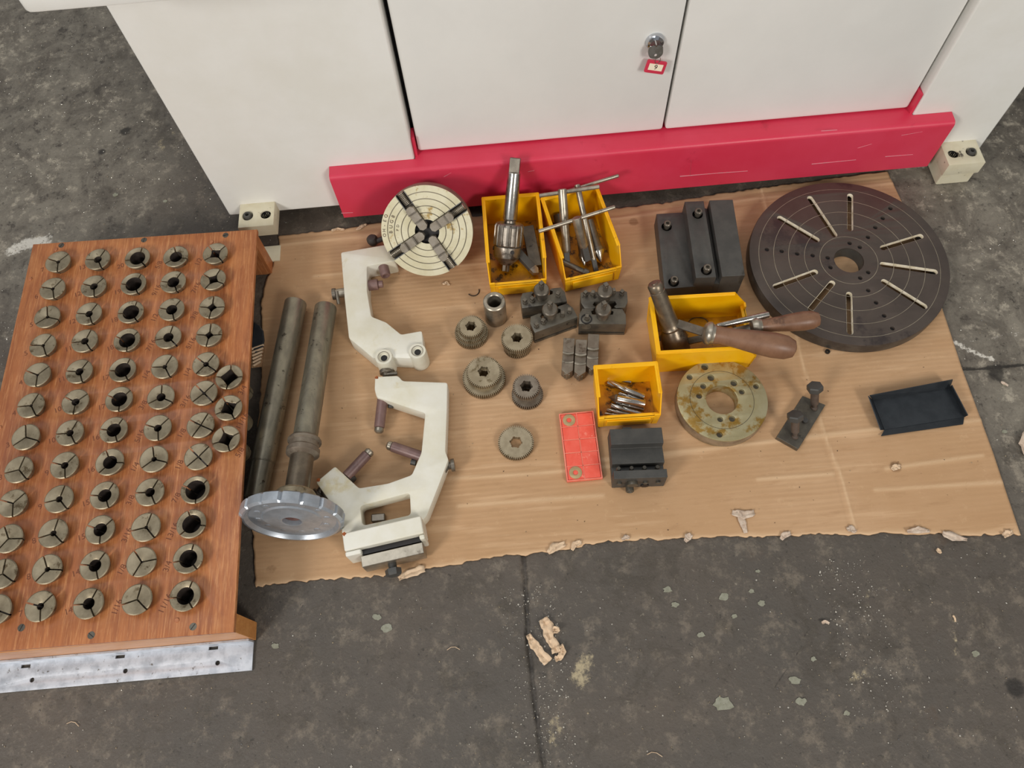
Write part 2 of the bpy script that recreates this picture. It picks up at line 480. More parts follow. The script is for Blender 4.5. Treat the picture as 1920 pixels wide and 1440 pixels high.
def flight(X, Y):
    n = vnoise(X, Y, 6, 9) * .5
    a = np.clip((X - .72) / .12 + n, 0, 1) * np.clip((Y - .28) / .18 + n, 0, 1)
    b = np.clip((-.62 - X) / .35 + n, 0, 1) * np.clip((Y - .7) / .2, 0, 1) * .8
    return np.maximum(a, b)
xs = np.concatenate([np.arange(-5, -1.7, .25), np.arange(-1.7, 1.7, .0065), np.arange(1.7, 5.1, .25)])
jx = np.mean([p[0] for p in joint])
xs = np.unique(np.concatenate([xs, np.arange(jx - .04, jx + .05, .0025)]))
ys = np.concatenate([np.arange(-4, -.35, .25), np.arange(-.35, 1.8, .0065), np.arange(1.8, 6, .25)])
fl = grid('floor', xs, ys, fh, FLOOR, dict(dirt_shade=fdirt_shade, pale=fpale, white=fwhite, light=flight))
fl['kind'] = 'structure'

# sage paint drips on the floor, small thin dried spots
for px, py, r in ((1355, 1320, .0135), (1252, 1106, .006), (1357, 1119, .0075), (1266, 1134, .005), (1428, 1131, .005), (1409, 1109, .004),
                  (1315, 1190, .005), (1489, 1275, .0075), (1503, 1316, .007), (1377, 1155, .0045), (1525, 1236, .004), (707, 1157, .006),
                  (726, 1179, .008), (516, 1212, .005), (1421, 1071, .003), (1587, 1337, .004), (217, 365, .005), (310, 377, .004),
                  (1750, 790, .0), (1884, 721, .004), (1884, 809, .004), (1830, 1226, .005)):
    if r <= 0: continue
    c = P(px, py)
    pts = []
    for i in range(14):
        a = 2 * PI * i / 14; k = r * random.uniform(.65, 1.15)
        pts.append((c.x + 1.2 * k * math.cos(a), c.y + .85 * k * math.sin(a)))
    MB().prism(pts, -.0012, .0003).build('paint_spot', GREENSP, fl)

# ------------------------------------------------------------------ machine cabinet
YP, YD, YK = .960, .974, .935
LX0, LX1 = -.509, -.1375
RX0, RX1 = .753, .928
cab = thing('lathe_cabinet', 'white steel machine cabinet with red kick plate standing behind the cardboard sheet', 'machine', (0, YP, 0))
def cb(a, b): return (a[0], a[1] - YP, a[2]), (b[0], b[1] - YP, b[2])
ZT = .80
MB().box(*cb((LX0, YP, .03), (LX1, YP + .62, ZT))).build('side_panel', WHITE, cab, bevel=.004)
MB().box(*cb((RX0, YP, .03), (RX1, YP + .62, ZT))).build('side_panel', WHITE, cab, bevel=.004)
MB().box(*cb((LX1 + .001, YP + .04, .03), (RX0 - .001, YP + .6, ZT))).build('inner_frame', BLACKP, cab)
d1 = MB().plate(rounded([(-.1295, .1445), (.3065, .1445), (.3065, ZT), (-.1295, ZT)], .006), [], 0, .018,
                Matrix.Translation((0, YD - YP + .018, 0)) @ Matrix.Rotation(PI / 2, 4, 'X'), .002).build('door', WHITE2, cab, merge=True)
d2 = MB().plate(rounded([(.3115, .1445), (.7455, .1445), (.7455, ZT), (.3115, ZT)], .006), [], 0, .018,
                Matrix.Translation((0, YD - YP + .018, 0)) @ Matrix.Rotation(PI / 2, 4, 'X'), .002).build('door', WHITE2, cab, merge=True)
# kick plate: folded sheet with a rounded top and stub uprights inside the door recess
kp = MB()
prof = [(YK, .026), (YK - .001, .132)] + [(YK + .007 - .008 * math.cos(a), .132 + .008 * math.sin(a)) for a in (.4, .8, 1.2, 1.57)] + [(YP - .0005, .1405), (YP - .0005, .026)]
def extr(mb, prof, x0, x1, oy=0):
    n = len(prof)
    vs = [(x0, y - oy, z) for y, z in prof] + [(x1, y - oy, z) for y, z in prof]
    mb.add(vs, [tuple(range(n)), tuple(range(n, 2 * n))[::-1]] + [(i + n, (i + 1) % n + n, (i + 1) % n, i) for i in range(n)])
    return mb
extr(kp, prof, -.290, .822, YP)
kp.box(*cb((LX1 + .001, YP - .001, .13), (RX0 - .001, YP + .04, .1405)))
kp.box(*cb((LX1 + .0005, YP + .006, .1405), (LX1 + .006, YP + .03, .185)))
kp.box(*cb((RX0 - .0058, YP + .003, .1405), (RX0 - .0005, YP + .03, .185)))
kp.build('kick_plate', REDP, cab)
def foot(x0, x1, bolt_left, mir):
    y0, y1, z0, z1 = .906, .962, .030, .060
    c1, c2 = x0 + .0165, x0 + .050
    if not bolt_left: c1, c2 = c2, c1
    ym = (y0 + y1) / 2 - .002
    mb = MB()
    mb.plate([(x0, y0 - YP), (x1, y0 - YP), (x1, y1 - YP), (x0, y1 - YP)], [circ(c1, ym - YP, .0098), circ(c2, ym - YP, .0095)], z0, z1, None, .0015)
    f = mb.build('foot', FOOTP, cab, merge=True)
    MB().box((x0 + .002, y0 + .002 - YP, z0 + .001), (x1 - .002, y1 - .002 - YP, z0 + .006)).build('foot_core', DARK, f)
    b = MB(); m = Matrix.Translation((c1, ym - YP, 0))
    b.lathe([(0, .004), (.0075, .004), (.0075, z1 + .002), (.0065, z1 + .004), (.0035, z1 + .0042), (.0033, z1 - .002), (0, z1 - .002)], 18, m)
    b.build('levelling_bolt', OXIDE, f)
    MB().lathe([(0, z0 + .012), (.0096, z0 + .012), (.0094, z1 - .003)], 18, Matrix.Translation((c2, ym - YP, 0))).build('open_hole', DARK, f)
foot(-.4785, -.4125, True, 1)
foot(.8385, .9065, False, -1)
pd = MB().box((-.47, .865, .0), (-.4155, .9, .006)).build('mounting_plate', FOOTP, None, bevel=.001)
tag(pd, 'small chipped cream steel plate on the floor behind the wooden collet stand', 'plate')
pd2 = MB().box((.841, .909, .0), (.904, .962, .029)).build('levelling_block', FOOTP, None, bevel=.003)
tag(pd2, 'chipped cream block on the floor under the right foot of the white cabinet', 'block')
# drip tray above the left end
tr = MB()
q0, q1 = P(55, 17, .60), P(196, 4, .60)
tr.plate(rounded([(q0.x - .004, q0.y - .008 - YP), (q1.x + .12, q0.y - .008 - YP), (q1.x + .12, q0.y + .3 - YP), (q0.x - .03, q0.y + .3 - YP)], .012), [], .60, .635, None, .003)
tr.build('drip_tray', WHITE, cab, merge=True)
# lock, key and tag
kc = PY(1228, 76, YD)
lk = MB()
lm = Matrix.Translation((kc.x, YD - YP, kc.z)) @ Matrix.Rotation(PI / 2, 4, 'X')
lk.lathe([(.0145, -.001), (.0150, .001), (.0145, .004), (.0125, .0075), (.0085, .009), (.0085, .0065), (0, .0065)], 28, lm)
lk.build('lock_barrel', CHROME, d1)
key = thing('key', 'small steel key hanging in the chrome cabinet lock', 'key', (kc.x, YD - .011, kc.z))
kk = MB()
kk.box((-.001, -.003, -.002), (.001, .012, .002))
bow = rounded([(-.0115, .004), (.0105, .004), (.0115, -.010), (.004, -.0165), (-.009, -.0145), (-.0125, -.006)], .004)
kk.plate(bow, [circ(0, -.0105, .0022, 12)], 0, .002, Matrix.Translation((0, -.002, -.003)) @ Matrix.Rotation(PI / 2 - .3, 4, 'X'))
kk.build('key_blade', STEELB, key, merge=True)
ktag = thing('key_tag', 'red plastic key tag with white paper insert marked 9, hanging below the lock', 'key tag', (kc.x, YD - .010, kc.z - .022))
R_ = Matrix.Rotation(PI / 2 - .18, 4, 'X') @ Matrix.Rotation(-.24, 4, 'Z')
R_ = Matrix.Translation((.004, -.002, -.018)) @ R_
MB().plate(rounded([(-.0165, -.011), (.0165, -.011), (.0165, .011), (-.0165, .011)], .003), [], 0, .0022, R_, .0004).build('tag_body', KEYTAG, ktag, merge=True)
MB().box((-.0115, -.0055, .0022), (.0115, .0055, .0027), R_).build('paper_insert', PAPER, ktag)
text('9', .0115, INK, 'number', ktag, R_ @ Matrix.Translation((0, 0, .0029)))
MB().tube([R_ @ Vector((.004 * math.cos(a) - .001, .0055 + .011 + .006 * math.sin(a) - .004, .003)) for a in np.linspace(0, 2 * PI, 17)], .0005, 6).build('ring', STEELB, ktag)

# ------------------------------------------------------------------ cardboard sheet
TC = .004      # top of the cardboard
def edgefun(px, ax):
    w_ = sorted([(P(a, b).x, P(a, b).y) for a, b in px], key=lambda p: p[ax])
    return lambda t: np.interp(t, [p[ax] for p in w_], [p[1 - ax] for p in w_])
bot = edgefun([(480, 1100), (560, 1092), (640, 1086), (745, 1080), (840, 1060), (960, 1043), (1030, 1034), (1100, 1022), (1180, 1012), (1300, 1010), (1380, 1007), (1500, 1005), (1600, 1002), (1740, 1002), (1830, 1004), (1911, 1003)], 0)
top = edgefun([(505, 446), (560, 440), (640, 431), (690, 422), (1000, 400), (1160, 393), (1195, 388), (1240, 384), (1330, 368), (1420, 355), (1560, 336), (1662, 322)], 0)
lef = edgefun([(480, 1100), (476, 1000), (470, 960), (484, 800), (490, 740), (491, 640), (492, 560), (497, 540), (512, 500), (524, 470), (524, 446)], 1)
rig = edgefun([(1662, 322), (1692, 386), (1745, 520), (1802, 692), (1860, 850), (1911, 1003)], 1)
def cxy(U, V):
    x0, x1 = -.424, .758
    Xa = x0 + U * (x1 - x0)
    yb = bot(Xa) + (vnoise(Xa, Xa * 0, 160, 5) - .5) * .006 + (vnoise(Xa, Xa * 0 + 3, 45, 6) - .5) * .005
    yt = top(Xa) + (vnoise(Xa, Xa * 0, 120, 7) - .5) * .004
    Y = yb + V * (yt - yb)
    xl = lef(Y) + (vnoise(Y, Y * 0, 120, 8) - .5) * .004; xr = rig(Y)
    return xl + U * (xr - xl), Y
cre = [(wpts([(1100, 866), (1265, 850), (1540, 818), (1650, 805), (1855, 788)]), .0045, .0012),
       (wpts([(1418, 345), (1450, 470), (1500, 690), (1540, 820), (1570, 900), (1597, 1003)]), .0025, -.0012),
       (wpts([(1424, 345), (1456, 470), (1506, 690), (1546, 820), (1578, 900), (1604, 1003)]), .0025, .0010),
       (wpts([(525, 450), (720, 428), (1160, 405), (1420, 364), (1668, 334)]), .003, -.0013),
       (wpts([(525, 462), (720, 440), (1160, 412), (1420, 374), (1672, 346)]), .004, .001),
       (wpts([(700, 905), (1000, 890), (1145, 875)]), .004, .0006),
       (wpts([(1420, 900), (1560, 890)]), .004, .0008), (wpts([(1660, 880), (1840, 855)]), .004, .0008),
       (wpts([(1640, 920), (1880, 905)]), .004, .0006), (wpts([(590, 520), (720, 508), (1000, 492)]), .004, .0006),
       (wpts([(860, 950), (1130, 930)]), .004, .0006)]
def ch(X, Y):
    z = np.full(X.shape, TC - .0006) + (vnoise(X, Y, 14, 11) - .5) * .0006
    for pl, wd, h in cre:
        D = seg_dist(X, Y, pl); z += h * np.exp(-(D / wd) ** 2)
    return np.minimum(z, TC + .0014)
def cst(X, Y):
    d = np.zeros(X.shape)
    for px, py, r, a in ((1678, 876, .012, 1.0), (1598, 876, .008, .55), (1615, 900, .01, .5), (1640, 930, .03, .45), (1625, 830, .03, .4),
                         (1645, 955, .03, .5), (1188, 418, .012, .9), (1290, 396, .006, .5), (510, 1070, .014, .6), (838, 548, .006, .5), (1400, 985, .02, .5),
                         (1395, 965, .015, .5), (880, 820, .01, .4), (1700, 960, .02, .5), (960, 935, .03, .38), (1070, 950, .03, .35), (1750, 835, .01, .4)):
        c = P(px, py); d = np.maximum(d, a * np.clip(1.4 - np.hypot(X - c.x, Y - c.y) / r, 0, 1))
    return d
def cpale(X, Y):
    d = np.zeros(X.shape)
    for pl, wd, h in cre:
        d = np.maximum(d, np.exp(-(seg_dist(X, Y, pl) / (wd * .8)) ** 2) * (1 if h > 0 else 0))
    bb = Y - bot(X)
    return np.maximum(d, np.clip(1 - bb / (.008 * (.4 + vnoise(X, Y, 60, 13))), 0, 1))
cd = grid('cardboard_sheet', np.linspace(0, 1, 360), np.linspace(0, 1, 220), ch, CARD, dict(stain=cst, pale=cpale), cxy)
cd.data.materials.append(CARDE)
sm = cd.modifiers.new('solid', 'SOLIDIFY'); sm.thickness = .0032; sm.offset = -1; sm.material_offset_rim = 1
tag(cd, 'large flattened brown corrugated cardboard sheet with torn front edge on the dark floor', 'cardboard')

def crumple(pts, widths, amp, name, mat, parent=None, z0=.004, sub=5, seed=1, lift=.006):
    """torn paper strip: ribbon along a pixel polyline with ragged edges and folds"""
    rr = random.Random(seed)
    w3 = [P(a, b, z0) for a, b in pts]
    L, W = [], []
    for i in range(len(w3) - 1):
        for k in range(sub):
            t = k / sub; L.append(w3[i].lerp(w3[i + 1], t)); W.append(widths[i] * (1 - t) + widths[i + 1] * t)
    L.append(w3[-1]); W.append(widths[-1])
    vs, fs = [], []
    nw = 5
    for i, p in enumerate(L):
        d = (L[min(i + 1, len(L) - 1)] - L[max(i - 1, 0)]).normalized()
        s_ = Vector((-d.y, d.x, 0))
        for j in range(nw):
            t = j / (nw - 1) - .5
            ww = W[i] * (1 + rr.uniform(-.16, .16) * (abs(t) > .4))
            q = p + s_ * t * ww
            q.z = z0 + .0006 + abs(rr.gauss(0, amp)) + lift * (abs(t) * 1.2) * rr.uniform(.2, 1)
            q += Vector((rr.uniform(-1, 1), rr.uniform(-1, 1), 0)) * W[i] * .06
            vs.append(tuple(q - (parent.location if parent else Vector())))
    for i in range(len(L) - 1):
        for j in range(nw - 1):
            a = i * nw + j; fs.append((a, a + 1, a + nw + 1, a + nw))
    mb = MB(); mb.add(vs, fs)
    o = mb.build(name, mat, parent, sharp=25)
    s = o.modifiers.new('s', 'SOLIDIFY'); s.thickness = .0005; s.offset = 1
    return o
for i, (pl, wd, mt) in enumerate((
        ([(748, 1086), (765, 1076), (796, 1066)], [.006, .013, .012], SCRAPM), ([(1028, 1038), (1040, 1026), (1060, 1020)], [.006, .013, .008], SCRAPM),
        ([(1072, 1032), (1078, 1020), (1090, 1016)], [.004, .009, .007], SCRAPM), ([(1372, 962), (1392, 966), (1414, 962)], [.007, .014, .008], SCRAPP),
        ([(1384, 960), (1392, 982), (1398, 1000)], [.006, .011, .006], SCRAPP), ([(1766, 1000), (1784, 1006), (1812, 1013)], [.008, .014, .004], SCRAPP),
        ([(1880, 1006), (1888, 1000), (1898, 998)], [.007, .010, .005], SCRAPM), ([(1700, 998), (1722, 994), (1742, 996)], [.004, .010, .005], SCRAPP),
        ([(1588, 994), (1596, 992), (1604, 998)], [.006, .011, .006], SCRAPP), ([(1284, 1016), (1290, 1008), (1296, 1002)], [.005, .011, .006], SCRAPP),
        ([(1464, 1012), (1470, 1004), (1482, 1000)], [.005, .010, .006], SCRAPP), ([(622, 434), (634, 430), (646, 432)], [.004, .007, .004], SCRAPM),
        ([(668, 432), (680, 425), (688, 421)], [.004, .008, .004], SCRAPM), ([(1672, 882), (1678, 876), (1688, 876)], [.005, .010, .006], SCRAPM),
        ([(1166, 1012), (1172, 1008), (1180, 1008)], [.004, .007, .004], SCRAPP), ([(830, 534), (838, 530), (842, 536)], [.004, .007, .004], SCRAPM))):
    crumple(pl, wd, .0012, 'torn_flap', mt, cd, TC, 4, 20 + i, .003)
sp = thing('torn_cardboard_strip', 'curled scrap of torn brown cardboard lying alone on the bare dark floor', 'paper scrap')
crumple([(1018, 1160), (1026, 1176), (1030, 1196), (1040, 1212), (1044, 1224)], [.013, .019, .014, .013, .013], .002, 'upper_curl', SCRAPM, sp, 0, 4, 3, .008)
crumple([(990, 1190), (1000, 1206), (1012, 1224), (1028, 1242)], [.007, .013, .013, .015], .002, 'lower_curl', SCRAPM, sp, 0, 4, 4, .006)
crumple([(1036, 1180), (1042, 1182), (1042, 1188)], [.009, .012, .007], .002, 'small_flap', SCRAPM, sp, .004, 4, 5, .006)
crumple([(1050, 1210), (1056, 1222), (1048, 1234), (1040, 1236)], [.008, .009, .008, .007], .002, 'end_curl', SCRAPM, sp, 0, 4, 6, .008)
sp = crumple([(1755, 1030), (1760, 1034), (1764, 1038)], [.004, .007, .003], .001, 'paper_shred', SCRAPM, None, 0, 3, 8, .003)
tag(sp, 'tiny pale curl of torn paper on the floor below the right end of the cardboard', 'paper scrap')
sp = crumple([(1540, 1168), (1547, 1166), (1554, 1170)], [.003, .005, .003], .001, 'paper_shred', SCRAPP, None, 0, 3, 9, .003)
tag(sp, 'tiny torn paper flake beside the floor crack at lower right', 'paper scrap')
sp = crumple([(1786, 1154), (1790, 1160), (1791, 1166)], [.002, .003, .002], .0005, 'paper_shred', SCRAPM, None, 0, 3, 10, .002)
tag(sp, 'narrow tan sliver of paper on the floor at the right, below the cardboard', 'paper scrap')
# rag and corrugated fragment beside the stand
rg = MB()
pts = rel([(478, 606), (488, 612), (495, 622), (497, 640), (495, 652), (480, 664), (472, 650)], .004, (0, 0))
rg.prism(pts, .0042, .009)
tag(rg.build('rubber_scrap', TRAYM, None, bevel=.002), 'black rubbery scrap between the wooden collet stand and the cardboard sheet', 'scrap')
cf = thing('corrugated_fragment', 'small torn corrugated fragment with exposed flutes beside the wooden collet stand', 'cardboard scrap', tuple(P(484, 668, .0045)))
for i in range(6):
    a = P(473 + i * .6, 656 + i * 6.2, .0045) - cf.location; b = P(496 - i * 1.2, 648 + i * 6.2, .0045) - cf.location
    MB().rod(a + Vector((0, 0, .003)), b + Vector((0, 0, .003)), .0021, 8).build('flute', SCRAPM, cf)
MB().prism(rel([(472, 652), (497, 646), (492, 688), (472, 690)], .0045, cf.location), 0, .0014).build('liner', CARDE, cf)

# ------------------------------------------------------------------ metal swarf on the floor: thousands of tiny chips
mb = MB()
def specks(n, xr, yr, smin, smax, mi, test=None):
    k = 0
    while k < n:
        x, y = random.uniform(*xr), random.uniform(*yr)
        if -.43 < x < .77 and .225 < y < .955: continue
        if -.84 < x < -.40 and .13 < y < .89: continue
        if y > .96 and x > -.51 and x < .93: continue
        if test and not test(x, y): continue
        s_ = random.uniform(smin, smax) * random.random() ** 1.2 + .0005
        a = random.uniform(0, 2 * PI); e = random.uniform(.35, 1)
        ca, sa = math.cos(a) * s_, math.sin(a) * s_
        mb.cur = mi
        vs = [(x + ca, y + sa, .0), (x - sa * e, y + ca * e, .0), (x - ca, y - sa, .0), (x + sa * e, y - ca * e, .0), (x, y, s_ * .7)]
        mb.add(vs, [(0, 1, 4), (1, 2, 4), (2, 3, 4), (3, 0, 4)])
        k += 1
specks(1500, (-1.2, 1.35), (-.15, 1.6), .0006, .0014, 0)
specks(1500, (-1.2, 1.35), (-.15, 1.6), .0006, .0014, 1)
specks(900, (-1.2, 1.35), (-.15, 1.6), .0006, .0014, 2)
specks(90, (-1.2, 1.35), (-.15, 1.6), .0016, .0028, 0)
specks(420, (jx - .04, jx + .05), (-.1, .24), .0006, .0016, 0)
specks(200, (.44, .52), (.0, .24), .0006, .0014, 0)
specks(500, (-1.2, -.5), (.7, 1.6), .0006, .0015, 0)
sw = mb.build('metal_swarf', [SPECW, SPECB, SPECD], None, sharp=10)
tag(sw, 'tiny bright metal chips and grit scattered over the dark floor', 'swarf'); sw['kind'] = 'stuff'
mb = MB()
for i in range(160):
    while True:
        px, py = random.uniform(520, 1850), random.uniform(480, 1000)
        p = P(px, py, TC)
        if -.4 < p.x < .74 and .27 < p.y < .9: break
    s_ = random.uniform(.0004, .0011)
    a = random.uniform(0, 6.28); mb.cur = random.choice([0, 0, 1])
    mb.add([(p.x + s_ * 1.8 * math.cos(a), p.y + s_ * 1.8 * math.sin(a), TC), (p.x - s_ * math.sin(a), p.y + s_ * math.cos(a), TC), (p.x - s_ * math.cos(a), p.y - s_ * math.sin(a), TC), (p.x, p.y, TC + s_)],
           [(0, 1, 3), (1, 2, 3), (2, 0, 3)])
g = mb.build('grit', [WIRE, SPECB], None, sharp=10)
tag(g, 'tiny dark crumbs and grit scattered over the brown cardboard sheet', 'grit'); g['kind'] = 'stuff'

# ------------------------------------------------------------------ collet stand
ZB = .100
BO = (-.62, .53)
st = thing('collet_stand', 'orange-brown varnished plywood collet stand on the floor at the left', 'collet stand', (BO[0], BO[1], 0))
HZ = ZB + .0115
colA = [(108, 491), (99, 541), (89, 594), (80, 647), (70, 703), (58, 760), (48, 819), (35, 880), (24, 944), (15, 1010), (4, 1076), (-7, 1143)]
colB = [(183, 486), (176, 536), (167, 588), (158, 639), (149, 696), (141, 753), (131, 811), (121, 872), (110, 935), (99, 1000), (88, 1067), (75, 1137)]
colC = [(257, 484), (250, 532), (245, 585), (238, 638), (230, 693), (223, 748), (213, 806), (206, 866), (196, 929), (187, 993), (177, 1060), (166, 1131)]
colD = [(330, 481), (324, 528), (321, 580), (315, 632), (308, 687), (302, 744), (295, 802), (289, 861), (281, 923), (273, 988), (265, 1054), (256, 1124)]
colE = [(403, 475), (399, 524), (397, 576), (392, 628), (386, 683), (382, 737), (376, 797), (372, 856), (366, 918), (359, 982), (353, 1047), (347, 1117)]
colF = [(429, 707), (428, 765), (423, 823)]
frA = [.15, .14, .13, .13, .10, .11, .07, .05, .05, .06, .05, .05]
frB = [.30, .29, .27, .28, .29, .28, .25, .25, .22, .2, .17, .22]
frC = [.60, .62, .62, .6, .58, .56, .5, .48, .45, .44, .4, .37]
frD = [.48, .46, .42, .38, .17, .32, .27, .18, .32, .12, .08, .05]
frE = [.44, .40, .34, .30, .2, .12, .06, .08, .68, .62, .58, .55]
anA = [-92, -80, -15, -70, -95, -62, 88, -50, -90, 0, -35, -20]
anB = [-65, -85, -70, -55, -72, -98, -62, -85, -50, -45, -3, -88]
anC = [-45, -65, -55, -90, -62, -90, -72, -3, -70, -90, -75, -65]
anD = [-12, -68, -75, -45, -62, -25, -85, -15, -65, -50, 10, -45]
anE = [-48, -25, 0, 0, -35, -45, -25, -45, -88, -8, -50, -58]
holes, spots = [], []
colname = ['leftmost column', 'second column', 'third column', 'fourth column', 'fifth column']
rowname = ['back row', 'second row', 'third row', 'fourth row', 'fifth row', 'sixth row', 'seventh row', 'eighth row', 'ninth row', 'tenth row', 'eleventh row', 'front row']
def bore_word(f, sq):
    if sq: return 'square bore'
    return 'pinhole bore' if f < .1 else 'small round bore' if f < .24 else 'medium round bore' if f < .4 else 'wide round bore'
for ci, (cl, fr, an) in enumerate(zip((colA, colB, colC, colD, colE), (frA, frB, frC, frD, frE), (anA, anB, anC, anD, anE))):
    for ri, (p, f, a) in enumerate(zip(cl, fr, an)):
        n = 4 if (ci == 4 and ri < 8) else 3
        sq = ci == 4 and ri < 4
        spots.append((p, f, a, n, sq, f"{'four' if n == 4 else 'three'}-slit steel collet with {bore_word(f, sq)}, {colname[ci]}, {rowname[ri]} of the stand"))
for i, (p, f, a) in enumerate(zip(colF, (.62, .56, .50), (0, -62, -72))):
    spots.append((p, f, a, 4, True, f"steel collet with large square bore, {['backmost', 'middle', 'frontmost'][i]} of the three beside the stand's right edge"))
CR = .0222
cl_xy = []
for p, f, a, n, sq, lab in spots:
    q = P(p[0] + random.uniform(-.6, .6), p[1] + random.uniform(-.6, .6), HZ); cl_xy.append((q.x, q.y))
    holes.append(circ(q.x - BO[0], q.y - BO[1], .0168, 20))
corner = [P(62, 458, ZB), P(482, 430, ZB), P(438, 1185, ZB), P(-112, 1230, ZB)]
corner = [(c.x - BO[0], c.y - BO[1]) for c in corner]
# small drilled dowel and screw positions
dow = [(105, 468), (57, 523), (397, 454), (0, 802), (332, 1163)]
scr = [(115, 460), (270, 450), (423, 441), (40, 1177), (171, 1191), (362, 1175)]
MB().plate(corner, holes, ZB - .008, ZB, None, .0006).build('top_panel', BOARD, st, merge=True)
tp = [o for o in st.children if o.name.startswith('top_panel')][0]
for i, p in enumerate(dow):
    q = P(*p, ZB); MB().lathe([(.0034, -.001), (.0034, .0006), (.0028, .0014), (0, .0015)], 14, Matrix.Translation((q.x - BO[0], q.y - BO[1], ZB))).build('dowel', DOWEL, tp)
for p in scr:
    q = P(*p, ZB)
    m = Matrix.Translation((q.x - BO[0], q.y - BO[1], ZB)) @ Matrix.Rotation(random.uniform(0, 3), 4, 'Z')
    b = MB(); b.lathe([(.0052, -.001), (.0052, .0002), (0, .0003)], 18, m); b.build('screw', OXIDEB, tp)
    MB().box((-.0048, -.0005, .0003), (.0048, .0005, .0005), m).build('screw_slot', DARK, tp)
def loc(x, y): return (x - BO[0], y - BO[1])
fa, fb = loc(-.826, .204), loc(-.419, .204)
MB().prism([loc(-.829, .179), loc(-.4175, .179), loc(-.4178, .205), loc(-.829, .205)], 0.004, ZB - .0082).build('front_board', PINE, st, bevel=.0008)
MB().prism([loc(-.829, .846), loc(-.4295, .839), loc(-.4295, .865), loc(-.829, .872)], 0, ZB - .0082).build('back_board', BOARD, st, bevel=.0008)
# aluminium angle
al = MB()
l0, l1 = P(-130, 1311, .0035), P(472, 1257, .0035)
fx0, fx1 = -.85, P(474, 1230, .0035).x
flh = [circ(*loc(P(px, py, .0035).x, P(px, py, .0035).y), .0035, 12) for px, py in ((60, 1275), (235, 1258), (408, 1243))]
slots = []
for px, py in ((48, 1249), (225, 1231), (400, 1215)):
    q = P(px, py, .004); slots.append([loc(q.x - .007, q.y - .0025), loc(q.x + .007, q.y - .0025), loc(q.x + .007, q.y + .0022), loc(q.x - .007, q.y + .0022)])
al.plate([loc(fx0, l0.y), loc(fx1, l1.y), loc(fx1, .1785), loc(fx0, .1785)], flh + slots, .0008, .0038, None, .0003)
al.box((loc(fx0, 0)[0], loc(0, .1758)[1], .0038), (loc(fx1, 0)[0], loc(0, .1785)[1], .026))
al.build('aluminium_angle', ALUANG, st, merge=True)
# hand-written size marks beside the collets
PENCIL = M('faded_pencil', '6a3c26', .8)
marks = [['7', '6', '5', '5', '4', '4', '3', '3', '2', '2', '1', '1'], ['13', '12', '12', '11', '11', '10', '10', '9', '9', '8', '8', '7'],
         ['20', '19', '18', '18', '17', '17', '16', '16', '15', '15', '14', '14'],
         ['5/8', '9/16', '1/2', '7/16', '1/4', '3/8', '5/16', '1/4', '3/8', '3/16', '1/8', '1/16'],
         ['1/2', '7/16', '3/8', '5/16', '1/4', '3/16', '1/8', '1/8', '7/8', '13/16', '3/4', '11/16']]
for ci in range(5):
    for ri in range(12):
        x, y = cl_xy[ci * 12 + ri]
        if ci == 0 and ri > 9: continue
        m = Matrix.Translation((x - .033 - BO[0] + random.uniform(-.001, .001), y - .006 - BO[1], ZB + .0002)) @ Matrix.Rotation(random.uniform(-.1, .1) + (1.2 if ci > 2 else .3), 4, 'Z')
        text(marks[ci][ri], .0125, PENCIL, 'size_mark', tp, m, 0)
for i, s in enumerate(('3/4', '11/16', '5/8')):
    x, y = cl_xy[60 + i]
    text(s, .0125, PENCIL, 'size_mark', tp, Matrix.Translation((x + .019 - BO[0], y - .02 - BO[1], ZB + .0002)) @ Matrix.Rotation(1.1, 4, 'Z'), 0)

def collet_mesh(f, n, sq, a0):
    mb = MB()
    rb = max(.0011, f * CR)
    slit = .00115
    def inner(th):
        if not sq: return rb
        t = (th - a0) % (PI / 2) - PI / 4      # square bore with its corners on the slits
        return rb * .74 / max(abs(math.cos(t)), .5)
    ns = 36 // n
    # profile (r, z) loop: k(inner) given as None
    outer = [(.0160, -.055), (.0160, -.004), (.0172, -.0005), (CR - .0006, .0105), (CR - .0004, .0116), (CR - .0018, .0126)]
    for j in range(n):
        b0, b1 = a0 + 2 * PI * j / n, a0 + 2 * PI * (j + 1) / n
        vs, K = [], len(outer) + 3
        for i in range(ns + 1):
            t = i / ns
            for k in range(K):
                if k < len(outer): r, z = outer[k]
                else:
                    th = b0 + (b1 - b0) * t
                    ri = inner(th)
                    r, z = ((ri + .0012, .0112 + .6 * 0), (ri, .0105), (ri, -.055))[k - len(outer)]
                dl = math.asin(min(.9, slit / max(r, slit * 1.12)))
                th = b0 + dl + (b1 - b0 - 2 * dl) * t
                vs.append((r * math.cos(th), r * math.sin(th), z))
        fs = []
        for i in range(ns):
            for k in range(K):
                k2 = (k + 1) % K
                fs.append((i * K + k, (i + 1) * K + k, (i + 1) * K + k2, i * K + k2))
        fs.append(tuple(range(K))); fs.append(tuple(range(ns * K, ns * K + K))[::-1])
        o_ = len(mb.f)
        mb.cur = 0
        mb.add(vs, fs)
        for i in range(ns):                      # bore wall gets steel coloured darker for the shade inside
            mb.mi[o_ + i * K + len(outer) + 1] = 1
    mb.cur = 1
    mb.lathe([(0, -.03), (.0155, -.03)], 20)
    mb.lathe([(rb * 1.06 + .0008, .003), (.0162, .003)], 24)  # dark ring put behind the slits as painted shade
    return mb
for (p, f, a, n, sq, lab), (x, y) in zip(spots, cl_xy):
    a0 = idir(p[0], p[1], a, ZB)
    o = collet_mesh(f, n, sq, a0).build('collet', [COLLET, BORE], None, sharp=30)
    o.location = (x, y, ZB)
    tag(o, lab, 'collet', 'collets standing in the plywood board')

